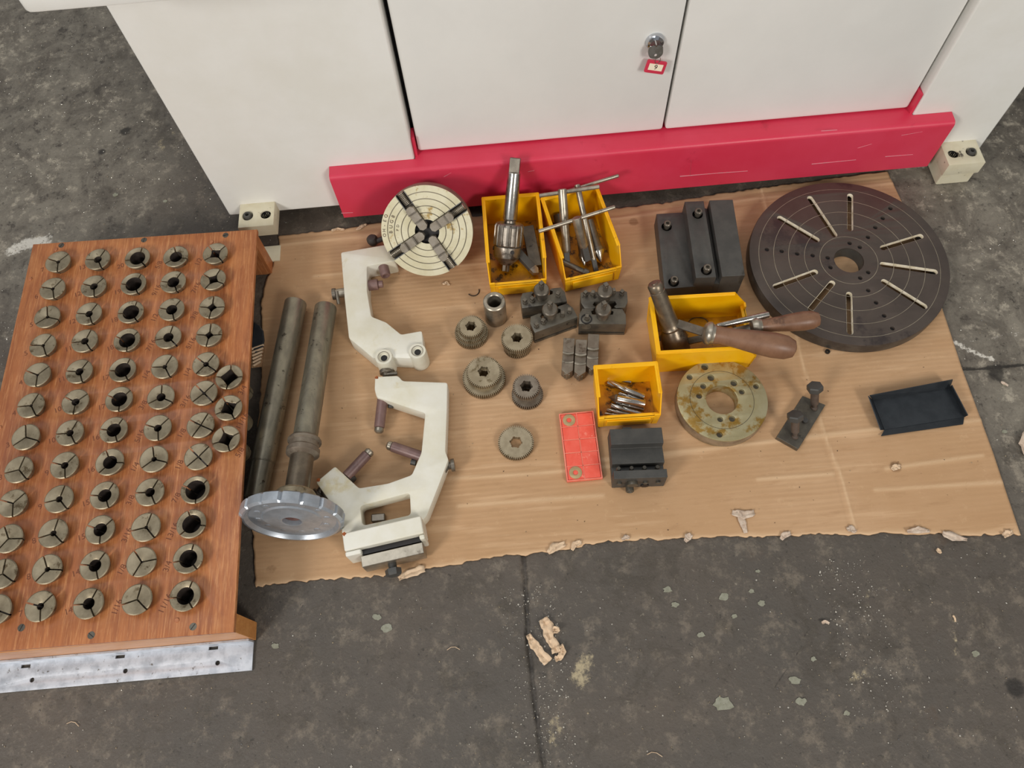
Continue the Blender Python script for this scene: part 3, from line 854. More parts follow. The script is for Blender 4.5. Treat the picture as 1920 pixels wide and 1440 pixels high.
# ------------------------------------------------------------------ tubes and handwheel drawbar
A_, B_ = P(555, 566, .024), P(479, 935, .021)
L_ = (B_ - A_).length
t1 = thing('steel_shaft', 'long plain steel shaft lying nearest the wooden collet stand', 'shaft', tuple(A_))
def ax(mb, a, b, prof, org, n=36): return mb.along(Vector(a) - Vector(org), Vector(b) - Vector(org), prof, n)
ax(MB(), A_, B_, [(0, .0002), (.0105, .0002), (.0185, .0008), (.0195, .003), (.0195, L_ * .83), (.0190, L_ * .831), (.0190, L_ * .834), (.0183, L_ * .836), (.0178, L_ - .002), (.016, L_), (0, L_)], A_).build('shaft_body', TUBE, t1)
FA, WC = P(611, 577, .0235), P(548, 974, .077)
Ld = (WC - FA).length
dr = thing('drawbar', 'steel drawbar tube with scalloped aluminium handwheel resting on the cardboard', 'drawbar', tuple(FA))
ax(MB(), FA, WC, [(.0115, .004), (.0115, .0), (.0188, .0), (.0195, .0015), (.0195, Ld * .655), (.0195, Ld * .66)], FA).build('tube', TUBE, dr)
ax(MB(), FA, WC, [(.0195, Ld * .655), (.0245, Ld * .66), (.0268, Ld * .668), (.0268, Ld * .676), (.0235, Ld * .68), (.0235, Ld * .70), (.0262, Ld * .708), (.0262, Ld * .728), (.0225, Ld * .735), (.0185, Ld * .74)], FA).build('collar', GEARB, dr)
ax(MB(), FA, WC, [(.0185, Ld * .73), (.0185, Ld * .90)], FA).build('neck', KNUK, dr)
ax(MB(), FA, WC, [(.0185, Ld * .885), (.028, Ld * .89), (.031, Ld * .90), (.031, Ld * .94)], FA).build('hub_flange', GEAR, dr)
# handwheel in local frame with z along the axis (outer face up)
WR = .0772
axd = (WC - FA).normalized()
wm = Matrix.Translation(WC - FA) @ axd.to_track_quat('Z', 'Y').to_matrix().to_4x4()
hw = MB()
N = 144
scall = []
for i in range(N):
    a = 2 * PI * i / N
    ph = (a * 16 / (2 * PI)) % 1
    scall.append(WR - (.0040 if ph > .78 else 0))
prof = [(.030, -.022), (1.0, -.020), (1.0, -.001), (.965, .0)]
vs, fs = [], []
rings = [(lambda s: .03, -.014), (lambda s: s - .004, -.014), (lambda s: s, -.011), (lambda s: s, .002), (lambda s: min(s, WR - .0035) - .001, .005), (lambda s: WR - .0075, .005),
         (lambda s: WR - .0095, .002), (lambda s: WR - .012, -.001), (lambda s: .046, -.0015), (lambda s: .043, .0005), (lambda s: .022, .0015), (lambda s: .0165, .0035), (lambda s: .0145, .003), (lambda s: .0135, -.012), (lambda s: .0001, -.012)]
for fn, z in rings:
    for i in range(N):
        a = 2 * PI * i / N; r = fn(scall[i]); vs.append((r * math.cos(a), r * math.sin(a), z))
for k in range(len(rings) - 1):
    for i in range(N):
        j = (i + 1) % N; fs.append((k * N + i, k * N + j, (k + 1) * N + j, (k + 1) * N + i))
hw.add(vs, fs, wm)
wheel = hw.build('handwheel', ALU, dr, sharp=28)
for i in range(12):
    a = 2 * PI * i / 12
    MB().lathe([(.0052, -.001), (.0050, .0004), (.0030, .0008), (0, .0009)], 16, wm @ Matrix.Translation((.0525 * math.cos(a), .0525 * math.sin(a), -.0012))).build('dimple', ALU, wheel)
MB().lathe([(0, -.008), (.0130, -.008), (.0130, -.0035)], 24, wm).build('bore_end', BROWNP, wheel)

# ------------------------------------------------------------------ travelling steady (upper white casting)
Z0, Z1 = .012, .042
O = P(690, 560, 0); O.z = 0
ts = thing('travelling_steady', 'cream painted cast iron C-shaped steady partly under the four-jaw chuck', 'lathe steady', tuple(O))
out = [(639, 473), (737, 456), (742, 489), (688, 499), (688, 545), (696, 593), (724, 604), (752, 627), (791, 620), (795, 662), (768, 672), (733, 670), (700, 672), (687, 661), (680, 655), (654, 634), (646, 560)]
MB().plate(rounded(rel(out, Z1, O), .004), [], Z0 - .008, Z1, None, .0018).build('casting', CAST, ts, merge=True)
for p in ((720, 671), (783, 660)):
    c = rel([p], Z1 + .002, O)[0]
    b = MB(); b.lathe([(.0155, .004), (.0155, Z1), (.0142, Z1 + .006), (.0090, Z1 + .006), (.0084, Z1 + .005), (.0080, Z1 + .001), (0, Z1 + .001)], 28, Matrix.Translation((c[0], c[1], 0)))
    bs = b.build('bolt_boss', CAST, ts)
    MB().lathe([(0, Z1 + .0014), (.0056, Z1 + .0014)], 16, Matrix.Translation((c[0], c[1], 0))).build('bolt_hole', DARK, bs)
    MB().lathe([(.0090, Z1 + .0062), (.0104, Z1 + .0062)], 24, Matrix.Translation((c[0], c[1], 0))).build('spot_face', STEEL, bs)
def lp(x, y, z, o=None): return P(x, y, z) - (o or O)
MB().along(lp(716, 489, .031), lp(722, 512, .029), [(0, 0), (.0092, 0), (.0092, .030), (.0080, .033), (.0055, .033), (.005, .030), (0, .030)], 24).build('jaw_pad', BROWNP, ts)
MB().along(lp(686, 536, .027), lp(712, 533, .027), [(0, 0), (.0098, 0), (.0098, .022), (.006, .0225), (.0065, .024), (.0065, .031), (0, .031)], 24).build('jaw_pad', BROWNP, ts)
MB().rod(lp(648, 548, .027), lp(628, 551, .027), .0085).build('adjusting_screw', STEEL, ts)
k_ = MB(); k_.along(lp(630, 551, .027), lp(622, 552, .027), [(0, 0), (.0105, 0), (.0105, .006), (0, .006)], 20); k_.rod(lp(631, 546, .036), lp(635, 570, .024), .003); k_.build('adjusting_knob', STEELD, ts)
MB().rod(lp(706, 503, .024), lp(706, 496, .024), .0034, 12).build('clamp_screw', OXIDE, ts)
b = MB(); b.lathe([(0, 0), (.0085, 0), (.0105, .006), (.0105, .012), (.007, .017), (0, .018)], 20, Matrix.Translation(lp(700, 455, .012))); b.rod(lp(706, 452, .02), lp(722, 446, .02), .005); b.build('clamp_knob', OXIDE, ts)
MB().along(lp(725, 690, .020), lp(727, 703, .016), [(0, 0), (.009, 0), (.009, .006), (.013, .006), (.013, .011), (0, .011)], 20).build('stud', STEELD, ts)

# ------------------------------------------------------------------ fixed steady (lower white casting)
Zs = .040
O2 = P(740, 850, 0)
fs_ = thing('fixed_steady', 'cream painted cast iron fixed steady with three brown jaws lying below the C-shaped one', 'lathe steady', tuple(O2))
out = [(703, 706), (746, 704), (755, 714), (839, 717), (838, 770), (835, 846), (841, 862), (822, 912), (800, 968), (788, 980), (640, 1000), (643, 975), (592, 904), (628, 874), (673, 915), (728, 906), (772, 890), (790, 848), (797, 775), (706, 745), (702, 730)]
win = [(675, 949), (768, 924), (770, 965), (680, 985)]
MB().plate(rounded(rel(out, Zs, O2), .004), [rounded(rel(win, Zs, O2), .006)], .010, Zs, None, .002).build('casting', CAST, fs_, merge=True)
# taller base block with dovetail and steel clamp bar
bz = .058
bl = [(641, 1003), (787, 965), (795, 985), (797, 1002), (646, 1033)]
p0, p1 = P(641, 1000, bz) - O2, P(789, 966, bz) - O2
d = (p1 - p0); d.z = 0; LB = d.length; ang = math.atan2(d.y, d.x)
bm4 = Matrix.Translation((p0.x, p0.y, 0)) @ Matrix.Rotation(ang, 4, 'Z')
b = MB()
def yz(mb, prof, x0, x1, m):
    n = len(prof)
    vs = [(x0, y, z) for y, z in prof] + [(x1, y, z) for y, z in prof]
    mb.add(vs, [tuple(range(n)), tuple(range(n, 2 * n))[::-1]] + [(i + n, (i + 1) % n + n, (i + 1) % n, i) for i in range(n)], m)
    return mb
b.box((0, -.028, .006), (LB, 0, bz), bm4)
b.box((0, -.036, .006), (LB * .20, -.0282, bz - .003), bm4)
b.box((LB * .93, -.036, .006), (LB, -.0282, bz - .003), bm4)
b.build('base_block', CAST, fs_, bevel=.0025)
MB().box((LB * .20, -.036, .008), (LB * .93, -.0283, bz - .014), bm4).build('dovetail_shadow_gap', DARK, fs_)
MB().box((LB * .17, -.055, .010), (LB * .95, -.038, .046), bm4).build('clamp_bar', STEEL, fs_, bevel=.001)
b = MB(); b.rod((LB * .52, -.055, .028), (LB * .52, -.064, .028), .0065, 16, M4=bm4)
b.along((LB * .52, -.064, .028), (LB * .52, -.074, .028), [(0, 0), (.0125, 0), (.0125, .007), (.011, .010), (0, .010)], 6, M4=bm4)
b.build('hex_bolt', OXIDE, fs_, sharp=20)
def jaw(a, c, tip, r=.0088):
    a, c = P(*a) - O2, P(*c) - O2
    L = (c - a).length; dd = (c - a).normalized()
    MB().along(a, c, [(0, 0), (r, 0), (r, L - .010), (r * .75, L - .009), (r * .7, L - .006)], 22).build('jaw', BROWNP, fs_)
    MB().along(c - dd * .0092, c, [(r * .78, 0), (r * .9, .001), (r * .9, .006), (r * .6, .009), (0, .009)], 20).build('jaw_tip', STEEL, fs_)
jaw((718, 742, .028), (710, 812, .020), 0)
jaw((790, 856, .024), (726, 834, .022), 0)
jaw((650, 893, .022), (696, 844, .022), 0)
MB().rod(P(733, 756, .022) - O2, P(732, 765, .020) - O2, .005, 12).build('clamp_screw', OXIDE, fs_)
MB().rod(P(780, 868, .020) - O2, P(771, 866, .020) - O2, .005, 12).build('clamp_screw', OXIDE, fs_)
MB().rod(P(662, 900, .018) - O2, P(652, 884, .012) - O2, .006, 12).build('clamp_screw', OXIDE, fs_)
for (a, c, e) in (((838, 874, .024), (850, 872, .024), (834, 884, .03)), ((606, 914, .022), (596, 926, .020), (612, 934, .026)), ((724, 706, .026), (723, 697, .026), (745, 700, .028))):
    b = MB(); a3, c3, e3 = P(*a) - O2, P(*c) - O2, P(*e) - O2
    b.rod(a3, c3, .006); dd = (c3 - a3).normalized()
    b.along(c3 - dd * .004, c3 + dd * .003, [(0, 0), (.0095, 0), (.0105, .001), (.0105, .006), (0, .007)], 18)
    b.rod(a3 + dd * .003 + Vector((0, 0, .002)), e3, .0034)
    b.build('adjusting_knob', STEELD, fs_)
c = rel([(709, 971)], .012, O2)[0]
sb = thing('square_nut', 'small grey steel T-nut lying inside the window of the fixed steady', 'nut', (c[0] + O2.x, c[1] + O2.y, TC))
MB().box((-.011, -.006, 0), (.011, .007, .010)).build('nut_body', STEELD, sb, bevel=.002)
# rust blots on the painted castings
for px, py, z, r, par, oo in ((706, 708, Zs, .0035, fs_, O2), (597, 900, Zs, .0035, fs_, O2), (645, 1001, bz, .0035, fs_, O2)):
    q = P(px, py, z); pts = [(q.x - oo.x + r * random.uniform(.6, 1.1) * math.cos(k * .7), q.y - oo.y + r * random.uniform(.6, 1.1) * math.sin(k * .7)) for k in range(9)]
    MB().prism(pts, z - .0002, z + .00012).build('rust_blot', RUST, par)

# ------------------------------------------------------------------ four-jaw chuck, leaning on the kick plate
nel, naz = .70316, -.04934
cn = Vector((math.sin(naz) * math.cos(nel), -math.cos(naz) * math.cos(nel), math.sin(nel)))
cu_ = Vector((math.cos(naz), math.sin(naz), 0)); cv = cn.cross(cu_)
CC = Vector((-.12516, .83105, .09770 + .0006))
cm = Matrix(((cu_.x, cv.x, cn.x, CC.x), (cu_.y, cv.y, cn.y, CC.y), (cu_.z, cv.z, cn.z, CC.z), (0, 0, 0, 1)))
chk = thing('four_jaw_chuck', 'ring-grooved steel four-jaw lathe chuck leaning against the red kick plate', 'lathe chuck', mat=cm)
RC = .0804
MB().lathe([(0, -.050), (RC - .012, -.050), (RC - .010, -.049), (RC - .010, -.032), (RC, -.031), (RC, -.012), (0, -.012)], 72).build('body', CHUCKS, chk)
def band(mb, r0, r1, z0, z1, hw, rot, k):
    """quarter of an annulus between two jaw slots of half width hw"""
    n = 22
    def arc(r):
        d = math.asin(min(.99, hw / r))
        return [rot + d + (PI / 2 - 2 * d) * i / n + k * PI / 2 for i in range(n + 1)]
    pts = [(r1 * math.cos(a), r1 * math.sin(a)) for a in arc(r1)] + [(r0 * math.cos(a), r0 * math.sin(a)) for a in arc(r0)[::-1]]
    mb.prism(pts, z0, z1)
jrot = math.radians(31)
hws = .0088
bs_ = MB()
for k in range(4): band(bs_, .0215, RC - .0004, -.012, -.0016, hws, jrot, k)
bs_.build('groove_floor', CHUCKS, chk)
fm = MB()
for (a, b) in ((.0215, .0326), (.0342, .0444), (.0460, .0566), (.0582, .0684), (.0700, RC)):
    for k in range(4): band(fm, a, b, -.0016, 0, hws, jrot, k)
fm.build('face', CHUCKF, chk)
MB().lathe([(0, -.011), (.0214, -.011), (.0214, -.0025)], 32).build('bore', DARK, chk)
for k in range(4):
    m = Matrix.Rotation(jrot + k * PI / 2, 4, 'Z')
    off = {0: .002, 1: -.001, 2: .001, 3: .004}[k]
    jm = m @ Matrix.Translation((off, 0, 0))
    j = MB()
    tip = [(.0065, -.0035), (.0065, .0035), (.0105, .0078), (.024, .0078), (.024, -.0078), (.0105, -.0078)]
    j.prism(tip, -.010, .0035, jm)
    j.prism([(.024, -.0078), (.024, .0078), (.041, .0078), (.041, -.0078)], -.010, .0085, jm)
    j.prism([(.041, -.0078), (.041, .0078), (.050, .0078), (.054, .0035), (.054, -.0035), (.050, -.0078)], -.010, .0135, jm)
    jo = j.build('jaw', JAW, chk, bevel=.0006)
    MB().box((.0238, -.0078, .0036), (.0262, .0078, .0089), jm).build('step_wall', STEELD, jo)
    MB().box((.0408, -.0078, .0086), (.0428, .0078, .0139), jm).build('step_wall', STEELD, jo)
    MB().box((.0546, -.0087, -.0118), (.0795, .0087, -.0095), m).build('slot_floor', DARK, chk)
    b = MB()
    r0 = .056
    pr = [(0, 0)]
    for q in range(9): pr += [(.0052, q * .0026), (.0068, q * .0026 + .0008), (.0068, q * .0026 + .0016), (.0052, q * .0026 + .0025)]
    b.along((r0, 0, -.0062), (r0 + .024, 0, -.0062), pr + [(0, .0235)], 18, m)
    b.build('jaw_screw', STEEL, chk)
    for sgn in (-1, 1):
        MB().box((.050, sgn * hws - .0007, -.011), (RC - .0015, sgn * hws + .0007, .0006), m).build('slot_edge', STEELB, chk)
def ctext(s, size, r, adeg, nm='stamped_mark'):
    a = math.radians(adeg)
    return text(s, size, INK, nm, chk, Matrix.Translation((r * math.cos(a), r * math.sin(a), .0003)) @ Matrix.Rotation(a - PI / 2, 4, 'Z'))
def arc_text(s, size, r, adeg, step):
    for i, chh in enumerate(s): ctext(chh, size, r, adeg - i * step)
arc_text('OH-EO', .0078, .0752, 182, 6.5)
arc_text('BUG8', .0085, .0634, 178, 8.5)
arc_text('PD', .0065, .0515, 174, 8)

# ------------------------------------------------------------------ yellow bins
def bin_(label, cx, cy, w, l, rz, H=.0755, lip=.036):
    """open-fronted parts bin; local y runs from the back (0) to the front (-l)"""
    t = thing('parts_bin', label, 'storage bin', (cx, cy, TC), rz, 'yellow plastic parts bins on the cardboard')
    th = .0022; ins = .004
    b = MB()
    # sides
    for s in (-1, 1):
        x0, x1 = s * w / 2, s * (w / 2 - th)
        side = [(0, 0), (0, H), (-(l - .026), H), (-(l - .004), H * .62), (-l, H * .56), (-l, 0)]
        n = len(side)
        vs = [(x0, y, z) for y, z in side] + [(x1, y, z) for y, z in side]
        b.add(vs, [tuple(range(n)), tuple(range(n, 2 * n))[::-1]] + [(i, (i + 1) % n, (i + 1) % n + n, i + n) for i in range(n)])
        xa, xb = sorted((s * (w / 2 - .0058), s * (w / 2 + .001)))
        b.box((xa, -(l - .026), H - .0022), (xb, 0, H + .0002))
        xa, xb = sorted((s * (w / 2 - .010), s * (w / 2)))
        b.box((xa, -l - .001, .001), (xb, -l + .003, H * .58))
    b.box((-w / 2, -th, 0), (w / 2, 0, H))
    b.box((-w / 2, -.006, H - .0024), (w / 2, .002, H - .0002))
    b.box((-w / 2, -l, 0), (w / 2, -l + th, lip))
    b.box((-w / 2, -l - .0015, lip - .002), (w / 2, -l + .007, lip))
    tp_ = lambda v: (v[0] * (.94 + .06 * min(1, v[2] / H)), (v[1] + l / 2) * (.95 + .05 * min(1, v[2] / H)) - l / 2, v[2])
    b.v = [tp_(v) for v in b.v]
    b.build('bin_shell', YEL, t, bevel=.0006, seg=1)
    MB().box((-w * .47 + th, -l * .975 + th, .0015), (w * .47 - th, -l * .025 - th, .0035)).build('bin_base', YELD, t)
    MB().box((-w / 2 + .016, -l * .99 - .0018, .008), (w / 2 - .016, -l * .98, lip - .007)).build('label_holder', YEL, t, bevel=.001)
    return t
bA = bin_('yellow plastic bin holding the drill chuck, beside the four-jaw chuck', .027, .910, .104, .168, math.radians(-.2))
bB = bin_('yellow plastic bin holding the T-handled chuck keys, right of the drill chuck bin', .1345, .906, .107, .162, math.radians(9.5))
bC = bin_('yellow plastic bin lying sideways with wooden handled tools, in front of the black tool block', .2425, .6155, .108, .170, math.radians(88))
bD = bin_('small yellow plastic bin full of milling cutters, left of the round steel flange', .1875, .552, .104, .082, math.radians(-1.5), H=.068, lip=.034)
FB = TC + .0037       # inside floor of the bins
# bin A contents
dc = thing('drill_chuck', 'steel drill chuck with long morse taper arbor leaning in yellow bin', 'drill chuck', tuple(P(948, 503, FB)))
od = dc.location.copy()
p_low, p_tip = P(949, 492, .026), P(966.5, 296, .158)
q = lambda s: (p_low.lerp(p_tip, s) - od)
Lt = (p_tip - p_low).length
dm = Matrix.Translation(p_low - od) @ (p_tip - p_low).to_track_quat('Z', 'Y').to_matrix().to_4x4()
k = .0255
MB().lathe([(0, -.003), (.012, -.003), (.0135, .0), (.0185, .004), (.0240, .011), (k - .001, .014), (k - .001, .030), (k - .003, .032)], 40, dm).build('chuck_nose', CHUCKB, dc, sharp=22)
sl = MB()
vs, fs = [], []
NS = 112
for (rr_, z) in ((k, .032), (k + .001, .034), (k + .001, .066), (k - .001, .070)):
    for i in range(NS):
        gr = .0022 if (i % 8) < 2 else 0
        vs.append(((rr_ - gr) * math.cos(2 * PI * i / NS), (rr_ - gr) * math.sin(2 * PI * i / NS), z))
for a in range(3):
    for i in range(NS):
        j = (i + 1) % NS; fs.append((a * NS + i, a * NS + j, (a + 1) * NS + j, (a + 1) * NS + i))
sl.add(vs, fs, dm); sl.lathe([(k - .001, .070), (.022, .0715), (.0105, .0725), (.0105, .0765)], 40, dm)
sl.build('knurled_sleeve', CHUCKB, dc, sharp=25)
MB().lathe([(.0105, .0765), (.0122, .078), (.0128, .08), (.0112, Lt - .026), (.0104, Lt - .025), (.0, Lt - .025)], 36, dm).build('taper_arbor', STEELB, dc)
b = MB(); b.box((-.0092, -.0045, Lt - .0255), (.0092, .0045, Lt), dm); b.build('tang', STEELD, dc, bevel=.0012)
for i in range(3):
    a = 2 * PI * i / 3 + .5
    MB().box((.001, -.0028, -.016), (.0072, .0028, .002), dm @ Matrix.Rotation(a, 4, 'Z')).build('chuck_jaw', STEELD, dc, bevel=.0006)
a = P(944, 478, .04) - od
for deg in (-60, 60, 180):
    m = dm @ Matrix.Translation((0, 0, .0235)) @ Matrix.Rotation(math.radians(deg - 60), 4, 'Z')
    MB().along((k - .0015, 0, 0), (k + .0005, 0, 0), [(.0037, 0), (.0037, .002), (0, .0021)], 14, m).build('key_hole', DARK, dc)
def bar_between(name, a, c, w, h, mat, label, cat, zr=0):
    a, c = Vector(a), Vector(c)
    t = thing(name, label, cat, tuple(a))
    m = (c - a).to_track_quat('X', 'Z').to_matrix().to_4x4()
    return t, m, (c - a).length
t, m, L = bar_between('tool_bit', P(968, 470, FB + .024), P(1006, 512, FB + .012), .014, .012, STEELD, 'grey lathe tool bit with shiny tip lying in the drill chuck bin', 'tool bit')
MB().box((0, -.0068, -.006), (L - .012, .0068, .006), m).build('shank', OXIDE, t, bevel=.0006)
MB().prism([(L - .012, -.0068), (L - .002, -.0068), (L + .003, .001), (L - .004, .0068), (L - .012, .0068)], -.005, .0062, m).build('cutting_tip', STEELB, t)
t, m, L = bar_between('parting_blade_holder', P(989, 425, FB + .022), P(1004, 500, FB + .010), .02, .01, OXIDE, 'flat dark steel blade behind the shiny tool bit in the drill chuck bin', 'tool bit')
MB().box((0, -.0105, -.004), (L, .0115, .004), m).build('blade', OXIDEB, t, bevel=.0008)

# bin B contents: T-handled keys
def tkey(label, top, bott, h0, h1, r, rb, sq):
    a, c = P(*top), P(*bott)
    t = thing('chuck_key', label, 'chuck key', tuple(c), group='T-handled chuck keys in the yellow bin')
    L = (a - c).length
    MB().along((0, 0, 0), a - c, [(0, .026), (r * .8, .026), (r, .030), (r, L - .001), (r * .85, L), (0, L)], 24).build('stem', STEEL, t)
    m = (a - c).to_track_quat('Z', 'Y').to_matrix().to_4x4()
    MB().box((-sq, -sq, 0), (sq, sq, .030), m).build('square_drive', OXIDE, t, bevel=.0008)
    MB().along(P(*h0) - c, P(*h1) - c, [(0, 0), (rb * .8, 0), (rb, .001), (rb, (P(*h1) - P(*h0)).length - .001), (rb * .8, (P(*h1) - P(*h0)).length), (0, (P(*h1) - P(*h0)).length)], 16).build('cross_bar', STEEL, t)
tkey('T-handled chuck key standing leftmost in its yellow bin', (1054, 354, .118), (1064, 500, .024), (1011, 367, .108), (1124, 350, .116), .0078, .0038, .0050)
tkey('longest T-handled chuck key, its bar reaching highest over the red plate', (1082, 346, .104), (1119, 514, .014), (1052, 362, .088), (1160, 329, .110), .0054, .0032, .0042)
tkey('frontmost T-handled chuck key with bar crossing over both yellow bins', (1081, 408, .110), (1101, 488, .040), (1010, 434, .100), (1153, 388, .108), .0084, .0036, .0058)
def pointed(name, label, a, c, r, pl, mat, cat='lathe centre'):
    a, c = P(*a), P(*c); t = thing(name, label, cat, tuple(c)); L = (a - c).length
    MB().along((0, 0, 0), a - c, [(0, 0), (r * .15, .0), (r * 1.15, pl), (r * 1.15, pl + .002)], 22).build('point', STEELB, t)
    MB().along((0, 0, 0), a - c, [(r * 1.1, pl + .0015), (r * 1.1, pl + .008), (r * .95, pl + .010), (r * .8, L - .001), (0, L)], 22).build('shank', mat, t)
pointed('lathe_centre', 'pointed steel lathe centre at the right side of the key bin', (1104, 412, .052), (1127, 491, .020), .0098, .019, STEELD)
pointed('lathe_centre', 'slim pointed steel lathe centre between the chuck keys in the bin', (1084, 425, .045), (1096, 498, .018), .0072, .014, STEELD)
t = thing('hexagon_key_bar', 'short green-grey steel pin lying at front of the chuck key bin', 'pin', tuple(P(1055, 491, .034)))
e = P(1104, 514, .022) - t.location
MB().along((0, 0, 0), e, [(0, 0), (.0042, 0), (.0052, .002), (.0052, e.length * .78), (.0075, e.length * .79), (.0075, e.length * .97), (.004, e.length), (0, e.length)], 16).build('pin_body', STEELD, t)
MB().along((0, 0, 0), e, [(0, -.0004), (.0043, -.0003), (.0044, .0012)], 16).build('bright_end', STEELB, t)
t = thing('dark_socket', 'dark steel socket in the left corner of the chuck key bin', 'socket', tuple(P(1054, 432, .02)))
MB().along((0, 0, 0), P(1048, 400, .034) - t.location, [(0, 0), (.0105, 0), (.0115, .002), (.0115, .03), (0, .03)], 18).build('socket_body', OXIDEB, t)

# bin C contents
t = thing('bearing_puller', 'heavy dark steel knuckle tool standing at the left end of yellow bin', 'tool', tuple(P(1266, 660, FB)))
og = t.location.copy()
b0, b1 = P(1268, 655, .018) - og, P(1247, 590, .060) - og
MB().along(P(1272, 668, .006) - og, P(1258, 606, .062) - og, [(0, .004), (.021, .006), (.0225, .010), (.0225, .034), (.0228, .036), (.0212, .046), (.0165, .060), (.0150, .064), (0, .064)], 36).build('knuckle', KNUK, t)
tt, tb = P(1227, 531, .132) - og, P(1258, 612, .060) - og
Lq = (tt - tb).length
MB().along(tb, tt, [(0, -.004), (.0165, -.004), (.0175, .0), (.0158, .003), (.0150, .008), (.0136, Lq * .45), (.0126, Lq - .016), (.0110, Lq - .015), (.0108, Lq - .013), (.0124, Lq - .012), (.0128, Lq - .004), (.011, Lq - .001), (.0075, Lq), (.0055, Lq - .0005), (.0045, Lq + .001), (0, Lq + .001)], 36).build('barrel', KNUK, t)
def scraper(label, tip, fer, end, r, blade=True):
    a, f_, e = P(*tip), P(*fer), P(*end)
    t = thing('scraper', label, 'scraper', tuple(f_), group='wooden handled scrapers in the yellow bin')
    L = (e - f_).length
    MB().along((0, 0, 0), e - f_, [(0, .004), (r * .78, .004), (r * .80, .012), (r * .74, L * .16), (r * .80, L * .32), (r * .98, L * .55), (r * 1.08, L * .75), (r * 1.0, L * .89), (r * .72, L * .975), (r * .3, L), (0, L)], 32).build('wooden_handle', HANDLE, t)
    MB().along((0, 0, 0), e - f_, [(0, -.006), (r * .4, -.006), (r * .80, -.003), (r * .98, .002), (r * 1.0, .006), (r * .86, .0095), (r * .82, .0125), (0, .0125)], 28).build('ferrule', STEEL, t)
    v = (a - f_); q = v.to_track_quat('Z', 'Y').to_matrix().to_4x4()
    MB().box((-r * .42, -.0018, .004), (r * .42, .0018, v.length), q).build('blade', STEELD, t, bevel=.0008)
    return t
scraper('large brown wooden handled scraper lying nearest, over the bin corner', (1268, 606, .070), (1324, 624, .090), (1492, 655, .082), .0195)
scraper('wooden handled scraper whose handle rests over the big faceplate', (1290, 640, .026), (1413, 613, .074), (1538, 598, .084), .0150)
t = thing('steel_rod', 'bright polished steel rod lying between the two wooden handles', 'rod', tuple(P(1344, 612, .085)))
MB().along((0, 0, 0), P(1440, 590, .078) - t.location, [(0, 0), (.004, 0), (.0052, .002), (.0055, (P(1440, 590, .078) - P(1344, 612, .085)).length), (0, (P(1440, 590, .078) - P(1344, 612, .085)).length)], 18).build('rod_body', STEELB, t)
t = thing('steel_strap', 'thin steel strap tool among the handles in the sideways bin', 'tool', tuple(P(1262, 606, .055)))
v = P(1326, 620, .060) - t.location
MB().box((0, -.005, -.0012), (v.length, .005, .0012), v.to_track_quat('X', 'Z').to_matrix().to_4x4()).build('strap', STEELD, t, bevel=.0008)
b = MB(); b.tube([Vector((P(1309, 606, .01).x + .017 * math.cos(a), P(1309, 606, .01).y + .012 * math.sin(a), .0098)) for a in np.linspace(0, 2 * PI, 25)], .0009, 6)
tag(b.build('spring_ring', OXIDEB), 'thin dark wire ring lying on the floor of the sideways bin', 'ring')

# bin D contents: milling cutters
def mill(label, a, c, r, kind):
    a, c = P(*a), P(*c); t = thing('milling_cutter', label, 'milling cutter', tuple(a), group='milling cutters in the small bin')
    v = c - a; L = v.length; m = v.to_track_quat('Z', 'Y').to_matrix().to_4x4()
    if kind == 'countersink':
        MB().along((0, 0, 0), v, [(0, 0), (r * 1.15, .012), (r * 1.15, .014), (r * .9, .0165)], 6).build('cutting_head', STEELD, t, sharp=15)
        MB().along((0, 0, 0), v, [(r * .85, .015), (r * 1.0, .017), (r * 1.0, L - .001), (r * .9, L), (0, L)], 24).build('shank', STEELB, t)
        return
    cut = L * .5
    vs, fs, n, K = [], [], 24, 14
    for k_ in range(K + 1):
        z = cut * k_ / K; tw = 3.4 * k_ / K
        for i in range(n):
            a_ = 2 * PI * i / n
            rr_ = r * (.68 + .32 * abs(math.cos(a_)) ** .6) if kind == 2 else r * (.72 + .28 * abs(math.cos(a_ * 1.5)) ** .6)
            vs.append((rr_ * math.cos(a_ + tw), rr_ * math.sin(a_ + tw), z))
    for k_ in range(K):
        for i in range(n):
            j = (i + 1) % n; fs.append((k_ * n + i, k_ * n + j, (k_ + 1) * n + j, (k_ + 1) * n + i))
    fs.append(tuple(range(n))[::-1])
    MB().add(vs, fs, m).build('flutes', STEELB, t, sharp=40)
    MB().along((0, 0, 0), v, [(0, cut), (r * .95, cut), (r * .95, L - .001), (r * .85, L), (0, L)], 20).build('shank', STEELB, t)
mill('thin milling cutter lying along the back edge of the small bin', (1136, 709, .012), (1183, 716, .012), .0030, 2)
mill('long bright slot drill slanting across the back of the small bin', (1140, 716, .016), (1209, 744, .018), .0058, 2)
mill('fat countersink with conical head in the middle of the small bin', (1140, 744, .018), (1210, 758, .020), .0070, 'countersink')
mill('plain thin cutter lying behind the fat countersink', (1160, 738, .010), (1210, 751, .012), .0035, 3)
mill('slim cutter directly in front of the fat countersink', (1155, 754, .010), (1208, 768, .012), .0036, 3)
mill('medium fluted cutter second from the front in the small bin', (1146, 760, .012), (1206, 778, .013), .0046, 2)
mill('short fluted cutter at the front left of small bin', (1138, 768, .010), (1181, 778, .011), .0034, 2)
mill('thinnest cutter lying against the front lip of the bin', (1134, 775, .0098), (1168, 780, .0098), .0022, 2)

